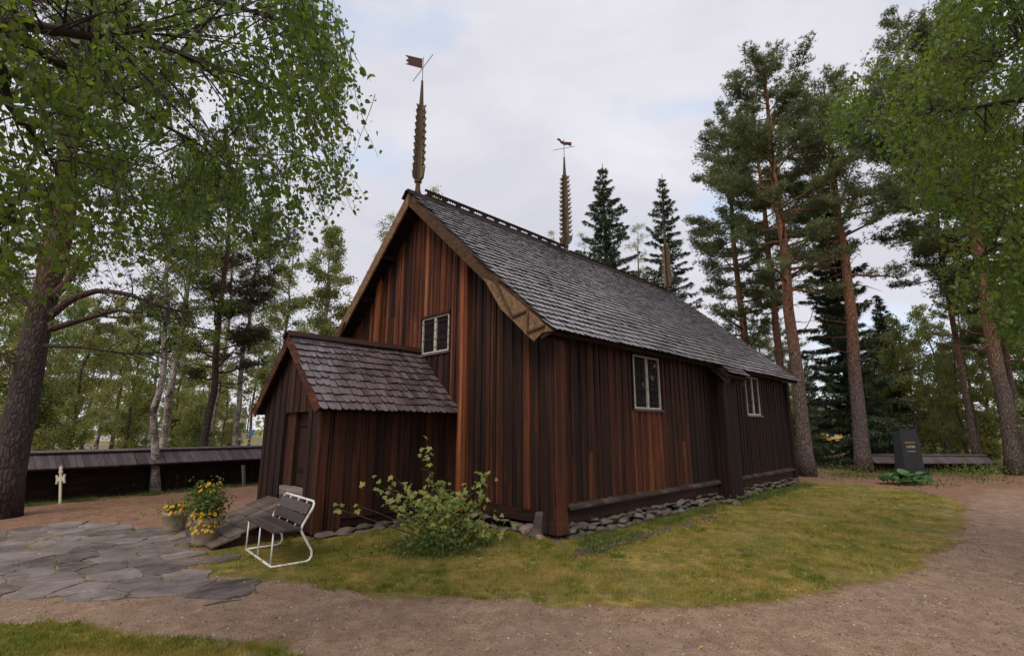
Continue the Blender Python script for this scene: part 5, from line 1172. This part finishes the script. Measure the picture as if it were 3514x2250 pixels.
# --- thinner background trees, copies of a few kinds
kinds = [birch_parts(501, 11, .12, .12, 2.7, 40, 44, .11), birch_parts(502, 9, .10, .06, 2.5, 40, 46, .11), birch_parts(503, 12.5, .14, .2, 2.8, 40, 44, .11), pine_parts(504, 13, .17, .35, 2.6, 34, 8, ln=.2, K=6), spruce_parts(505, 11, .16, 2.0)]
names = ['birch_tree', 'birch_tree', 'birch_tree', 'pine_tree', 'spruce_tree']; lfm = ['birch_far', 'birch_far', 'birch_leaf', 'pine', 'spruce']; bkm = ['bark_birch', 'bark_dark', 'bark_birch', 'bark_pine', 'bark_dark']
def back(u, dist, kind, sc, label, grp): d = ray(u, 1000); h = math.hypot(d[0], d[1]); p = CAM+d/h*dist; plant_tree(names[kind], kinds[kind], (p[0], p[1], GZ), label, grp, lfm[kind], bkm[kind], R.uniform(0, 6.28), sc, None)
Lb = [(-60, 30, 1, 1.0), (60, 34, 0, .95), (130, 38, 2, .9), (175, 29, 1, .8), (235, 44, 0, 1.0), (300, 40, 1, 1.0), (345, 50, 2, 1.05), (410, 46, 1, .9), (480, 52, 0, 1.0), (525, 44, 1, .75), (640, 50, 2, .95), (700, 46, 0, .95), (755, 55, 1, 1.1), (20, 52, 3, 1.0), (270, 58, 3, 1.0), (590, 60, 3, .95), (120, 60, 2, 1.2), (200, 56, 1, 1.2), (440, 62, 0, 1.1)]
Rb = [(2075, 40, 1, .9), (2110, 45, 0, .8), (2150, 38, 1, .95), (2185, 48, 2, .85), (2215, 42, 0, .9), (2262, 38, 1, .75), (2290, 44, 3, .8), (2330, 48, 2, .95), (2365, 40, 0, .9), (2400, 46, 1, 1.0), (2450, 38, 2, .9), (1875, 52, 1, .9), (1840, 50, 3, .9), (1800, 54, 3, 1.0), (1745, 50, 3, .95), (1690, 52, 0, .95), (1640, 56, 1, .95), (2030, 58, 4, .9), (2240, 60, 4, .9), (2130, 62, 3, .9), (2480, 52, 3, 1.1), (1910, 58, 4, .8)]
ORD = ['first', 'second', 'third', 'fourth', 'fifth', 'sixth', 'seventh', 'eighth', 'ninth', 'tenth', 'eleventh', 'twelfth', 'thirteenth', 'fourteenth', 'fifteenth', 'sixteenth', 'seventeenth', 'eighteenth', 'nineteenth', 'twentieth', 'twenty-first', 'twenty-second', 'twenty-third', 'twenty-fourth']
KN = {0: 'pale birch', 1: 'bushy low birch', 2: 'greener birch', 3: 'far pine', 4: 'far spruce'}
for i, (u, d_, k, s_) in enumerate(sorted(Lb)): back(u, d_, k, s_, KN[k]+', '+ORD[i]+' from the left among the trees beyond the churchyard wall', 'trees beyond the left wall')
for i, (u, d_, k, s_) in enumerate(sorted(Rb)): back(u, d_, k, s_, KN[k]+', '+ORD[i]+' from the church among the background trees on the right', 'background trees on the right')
# --- low bushes filling in below the far trees
bk = [birch_parts(601+i, h_, .03, .02, r_, 40, 44, .10) for i, (h_, r_) in enumerate(((3.4, 1.5), (2.4, 1.4)))]
for side_, lst in (('beyond the churchyard wall', [(40, 30), (110, 40), (330, 44), (425, 36), (455, 30), (545, 46), (700, 36), (735, 32)]), ('among the trees on the right', [(1880, 34), (1905, 42), (2070, 44), (2165, 48), (2235, 44), (2310, 46), (2420, 36), (2460, 32)])):
    for i, (u, d_) in enumerate(lst):
        d = ray(u, 1000); h = math.hypot(d[0], d[1]); p = CAM+d/h*d_; t = thing('bush', (p[0], p[1], GZ), 'leafy green bush, '+ORD[i]+' from the left '+side_, 'bush', 'bushes '+side_, R.uniform(0, 6.28)); t.scale = (R.uniform(.8, 1.3),)*3
        for nm, me, mt in zip(('stem', 'twigs', 'foliage'), bk[i % 2], ('twig', 'twig', 'birch_far')):
            if not me.materials: me.materials.append(M[mt])
            o = link(nm, me, t)
            if nm != 'stem': o['kind'] = 'stuff'
# --- far wood
rr = np.random.RandomState(77); P = []; TK = MB(); a0 = math.atan2(FWD[1], FWD[0])
for k in range(170):
    a = a0+rr.uniform(-1.25, 1.25); d_ = rr.uniform(85, 150); h = rr.uniform(7, 13); c = np.array([CAM[0]+math.cos(a)*d_, CAM[1]+math.sin(a)*d_, GZ]); n = 330
    u = rr.rand(n)**.8; P.append(c+np.c_[rr.normal(size=n)*h*.17*(1.25-u), rr.normal(size=n)*h*.17*(1.25-u), .6+u*h]); TK.tube([c, c+[0, 0, h*.8]], [.16, .05], 5)
V, F = leaf_quads(np.concatenate(P), .55, rr, .2, .45)
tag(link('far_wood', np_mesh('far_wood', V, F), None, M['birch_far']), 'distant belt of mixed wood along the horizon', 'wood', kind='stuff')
tag(TK.build('far_wood_trunks', M['bark_dark']), 'distant thin trunks along the horizon', 'wood', kind='stuff')
# --- overhanging birches near the camera
leaf_t = np.array([(0, 0, 0), (-.36, .24, .05), (-.30, .58, .07), (0, 1, -.03), (.30, .58, .07), (.36, .24, .05)])
lme_ = bpy.data.meshes.new('birch_leaf'); lme_.from_pydata([tuple(p) for p in leaf_t], [], [(0, 3, 2, 1), (0, 5, 4, 3)]); lme_.update(); lme_.materials.append(M['birch_leaf'])
def near_birch(label, poly, rmin, rmax, ntw, seed, leafs, trunk_at, trunk_h, limbs_px, size, edge=(), nextra=0, twig_len=(.35, .95), out=.4):
    rr = np.random.RandomState(seed); base = np.array([trunk_at[0], trunk_at[1], GZ]); t = thing('birch_tree', tuple(base), label, 'tree', 'birches overhanging the view')
    T = MB(); tr = path_up(trunk_h, .05, (0, 0), rr); T.tube([at_h(tr, s_) for s_ in np.linspace(0, 1, 16)], [radius(.17, s_) for s_ in np.linspace(0, 1, 16)], 12); T.build('trunk', M['bark_birch'], t, True)
    B = MB(); nodes = []
    for (pxs, r0) in limbs_px:
        q = np.array([rng_pt(u, v, r_) for u, v, r_ in pxs])-base; st = at_h(tr, min(.97, max(.25, (q[0][2]-.5)/trunk_h))); q = np.vstack([st[None], q]); qs = np.array([at_h(q, s_) for s_ in np.linspace(0, 1, 22)]); qs[1:-1] = (qs[:-2]+2*qs[1:-1]+qs[2:])/4
        qs[2:] += np.cumsum(rr.normal(size=(20, 3))*.012, 0)
        B.tube(qs, [r0*(1-.85*s_)+.004 for s_ in np.linspace(0, 1, 22)], 8); nodes += [p for p in qs[6:]]
    poly = np.array(poly); lo, hi = poly.min(0), poly.max(0); P = []; cnt = 0
    rH = RGT*np.array([1, 1, 0]); sgn = 1 if trunk_at[2] > 0 else -1
    EX = []; nex = 0
    while cnt < ntw+nextra:
        fringe = cnt >= ntw
        if fringe: e_ = edge[rr.randint(len(edge))]; u, v = e_[0]+rr.normal()*e_[2], e_[1]+rr.normal()*e_[3]
        else: u, v = rr.uniform(lo, hi)
        if not fringe and not inpoly(poly, u, v): continue
        if not fringe and vnoise(u/75., v/75., seed) + rr.normal()*.45 < -.12: continue
        cnt += 1; r_ = rr.uniform(rmin, rmax); p = rng_pt(u, v, r_)-base; l = rr.uniform(*twig_len); az = math.atan2(RGT[1]*sgn, RGT[0]*sgn)+rr.normal()*.9
        d = np.array([math.cos(az)*out, math.sin(az)*out, -.75]); s_ = np.linspace(0, 1, 6); q = p+d[None]*(s_[:, None]-.55)*l+np.array([math.cos(az), math.sin(az), .2])[None]*((1-s_[:, None])*-.25*l*s_[:, None]); q += np.cumsum(rr.normal(size=q.shape)*.012, 0)
        B.tube(q, [.0035, .003, .0026, .0022, .0018, .0012], 3, False)
        if nodes and rr.rand() < .16:
            nd = min((nodes[i] for i in rr.randint(0, len(nodes), 18)), key=lambda n_: np.linalg.norm(n_-q[0]))
            if np.linalg.norm(nd-q[0]) < 1.5: m_ = (nd+q[0])/2+np.array([0, 0, .12])+rr.normal(size=3)*.06; B.tube([nd, m_*.5+nd*.25+q[0]*.25, m_*.6+q[0]*.4, q[0]], [.008, .006, .005, .0035], 4, False)
        m = int(l*leafs*(.7 if fringe else 1)); EX.append(np.full(m, fringe)); P.append(np.array([at_h(q, min(.999, x_)) for x_ in rr.rand(m)])+rr.normal(size=(m, 3))*.028)
    B.build('limbs', M['twig'], t, True)['kind'] = 'stuff'
    P = np.concatenate(P); EX = np.concatenate(EX); pr = proj(P+base); ok = inpoly(poly*1.0, pr[:, 0], pr[:, 1]) | EX | (rr.rand(len(P)) < .25); ok &= np.linalg.norm(P+base-CAM, axis=1) > 1.6; P = P[ok]
    n = len(P); d = unit(rr.normal(size=(n, 3))*.75+np.array([0, 0, -.9])); x_ = unit(np.cross(d, rr.normal(size=(n, 3)))); z_ = np.cross(x_, d); s_ = size*rr.uniform(.45, 1.3, n)
    near = np.argsort(np.linalg.norm(P+base-CAM, axis=1)/s_)[:300]; msk = np.ones(n, bool); msk[near] = False
    V = (P[:, None]+(leaf_t[None, :, :1]*x_[:, None]+leaf_t[None, :, 1:2]*d[:, None]+leaf_t[None, :, 2:]*z_[:, None])*s_[:, None, None])[msk].reshape(-1, 3)
    k = int(msk.sum()); F = (np.arange(k)[:, None, None]*6+np.array([[0, 3, 2, 1], [0, 5, 4, 3]])[None]).reshape(-1, 4)
    tag(link('leaves', np_mesh('leaves', V, F), t, M['birch_leaf']), kind='stuff')
    for i in near:
        o = link('leaf', lme_, t); o.matrix_local = Matrix(((x_[i][0]*s_[i], d[i][0]*s_[i], z_[i][0]*s_[i], P[i][0]), (x_[i][1]*s_[i], d[i][1]*s_[i], z_[i][1]*s_[i], P[i][1]), (x_[i][2]*s_[i], d[i][2]*s_[i], z_[i][2]*s_[i], P[i][2]), (0, 0, 0, 1)))
    return t
c_ = rng_pt(-700, 1000, 5.0); polyL = [(-250, -160), (690, -160), (745, 20), (775, 70), (812, 95), (835, 185), (800, 215), (788, 330), (815, 470), (760, 445), (735, 520), (690, 545), (650, 600), (560, 590), (500, 640), (430, 600), (350, 620), (280, 590), (190, 640), (120, 700), (40, 760), (-200, 860)]
near_birch('birch with leafy twigs hanging over the upper left', polyL, 3.6, 7.5, 1300, 601, 27, (c_[0], c_[1], 1), 7.5,
    [([(0, 20, 4.6), (110, 60, 4.6), (225, 75, 4.7), (330, 60, 4.9), (480, 130, 5.3), (620, 240, 5.8)], .045), ([(0, 130, 4.8), (30, 220, 4.8), (62, 295, 4.8), (90, 330, 4.9), (130, 420, 5.0)], .035), ([(-60, -120, 5.0), (250, -60, 5.2), (520, -20, 5.6), (690, 40, 6.0)], .05), ([(-50, 60, 5.5), (200, 170, 5.8), (400, 300, 6.2), (560, 400, 6.6)], .035), ([(-80, 400, 5.0), (20, 480, 5.2), (60, 560, 5.4)], .025)], .049, [(700, 40, 40, 40), (770, 110, 25, 30), (790, 160, 22, 35), (770, 250, 25, 40), (790, 380, 14, 40), (770, 440, 25, 35), (700, 330, 50, 80), (640, 200, 60, 90), (740, 60, 30, 40)], 260)
c_ = rng_pt(3050, 1000, 8.5); polyR = [(2700, -160), (2230, -160), (2200, 20), (2180, 75), (2120, 155), (2060, 180), (2010, 205), (1960, 235), (1925, 270), (1950, 300), (1975, 345), (2030, 330), (2066, 305), (2085, 350), (2098, 420), (2150, 465), (2190, 520), (2208, 570), (2222, 690), (2250, 730), (2300, 720), (2350, 780), (2405, 880), (2700, 900)]
near_birch('birch with leafy branches reaching in from the upper right', polyR, 7.5, 12.5, 1800, 602, 26, (c_[0], c_[1], -1), 10,
    [([(2480, 210, 8.6), (2380, 240, 8.8), (2250, 260, 9.2), (2130, 290, 9.6), (2040, 270, 10.2)], .028), ([(2480, 30, 8.4), (2380, 90, 8.6), (2290, 170, 9.0)], .03), ([(2500, 520, 8.6), (2350, 560, 9.2), (2240, 640, 9.6)], .035)], .062, [(2130, 150, 30, 30), (2010, 215, 40, 20), (1950, 280, 18, 25), (2080, 330, 20, 40), (2160, 460, 25, 40), (2215, 620, 20, 60)], 120)
# ================================================================== FAR THINGS BEYOND THE TREES
def house(u, dist, w_, d_, h_, wallm, label, roof_h=1.6, nw=4, floors=1, rot=.3):
    d = ray(u, 1000); hh = math.hypot(d[0], d[1]); p = CAM+d/hh*dist; t = thing('house', (p[0], p[1], GZ), label, 'house', rz=math.atan2(RGT[1], RGT[0])+rot)
    wl = MB().box(-w_/2, w_/2, -d_/2, d_/2, -.2, h_).build('wall', M[wallm], t)
    MB().prism([(-w_/2-.3, -d_/2-.4, h_), (-w_/2-.3, d_/2+.4, h_), (-w_/2-.3, 0, h_+roof_h)], (w_+.6, 0, 0)).build('roof', M['dark_roof'], t)
    for f in range(floors):
        for k in range(nw):
            x_ = -w_/2+w_*(k+.5)/nw; z_ = 1.0+f*2.8; o = MB().box(x_-.55, x_+.55, -d_/2-.05, -d_/2-.02, z_, z_+1.3).build('window', M['white_win'], t); MB().box(x_-.45, x_+.45, -d_/2-.08, -d_/2-.055, z_+.1, z_+1.2).build('pane', M['glass'], o)
    return t
house(1868, 75, 9, 8, 4.2, 'yellow_wall', 'yellow house glimpsed between far church corner and pine trunk')
house(505, 120, 10, 8, 4.2, 'white_wall', 'white building glimpsed through the trees left of the porch', 2.0, 4)
house(300, 105, 6, 6, 2.8, 'white_wall', 'small white building beyond the road at left', 1.4, 3)
# road at left with railing and signs
fH = np.array([FWD[0], FWD[1], 0]); fH /= np.linalg.norm(fH); rH = RGT*np.array([1, 1, 0]); rH /= np.linalg.norm(rH)
ro = CAM*np.array([1, 1, 0])+fH*56; c0_ = ro-rH*90; c1_ = ro+rH*60+fH*8
tag(link('road', np_mesh('road', [np.append((c0_-fH*2.6)[:2], GZ+.04), np.append((c1_-fH*2.6)[:2], GZ+.04), np.append((c1_+fH*2.6)[:2], GZ+.04), np.append((c0_+fH*2.6)[:2], GZ+.04)], [(0, 1, 2, 3)]), None, M['road']), 'grey road beyond the left trees', 'road', kind='structure')
rl0 = CAM*np.array([1, 1, 0])+fH*50-rH*34; rl1 = CAM*np.array([1, 1, 0])+fH*50-rH*21
rail = thing('railing', (rl0[0], rl0[1], GZ), 'pale metal railing along the far road left of the porch', 'railing'); dv = rl1-rl0
for z_ in (.55, .95): MB().beam(np.array([0, 0, z_]), dv*np.array([1, 1, 0])+np.array([0, 0, z_]), .06, .07).build('rail', M['steel'], rail)
for k in range(8): q = dv*k/7; MB().beam(np.array([q[0], q[1], -.1]), np.array([q[0], q[1], 1.0]), .07, .07, (1, 0, 0)).build('post', M['steel'], rail)
def sign(u, dist, z0, w_, h_, mt, label):
    d = ray(u, 1000); hh = math.hypot(d[0], d[1]); p = CAM+d/hh*dist; t = thing('road_sign', (p[0], p[1], GZ), label, 'sign', rz=math.atan2(RGT[1], RGT[0])); MB().tube([(0, .04, -.2), (0, .04, z0+h_)], .04, 8).build('pole', M['steel'], t); MB().box(-w_/2, w_/2, -.02, .0, z0, z0+h_).build('panel', M[mt], t)
sign(593, 58, 1.2, .4, .6, 'blue', 'small blue road sign left of the porch corner'); sign(160, 50, .8, .9, 1.3, 'green_paint', 'small green sign board by the far road')
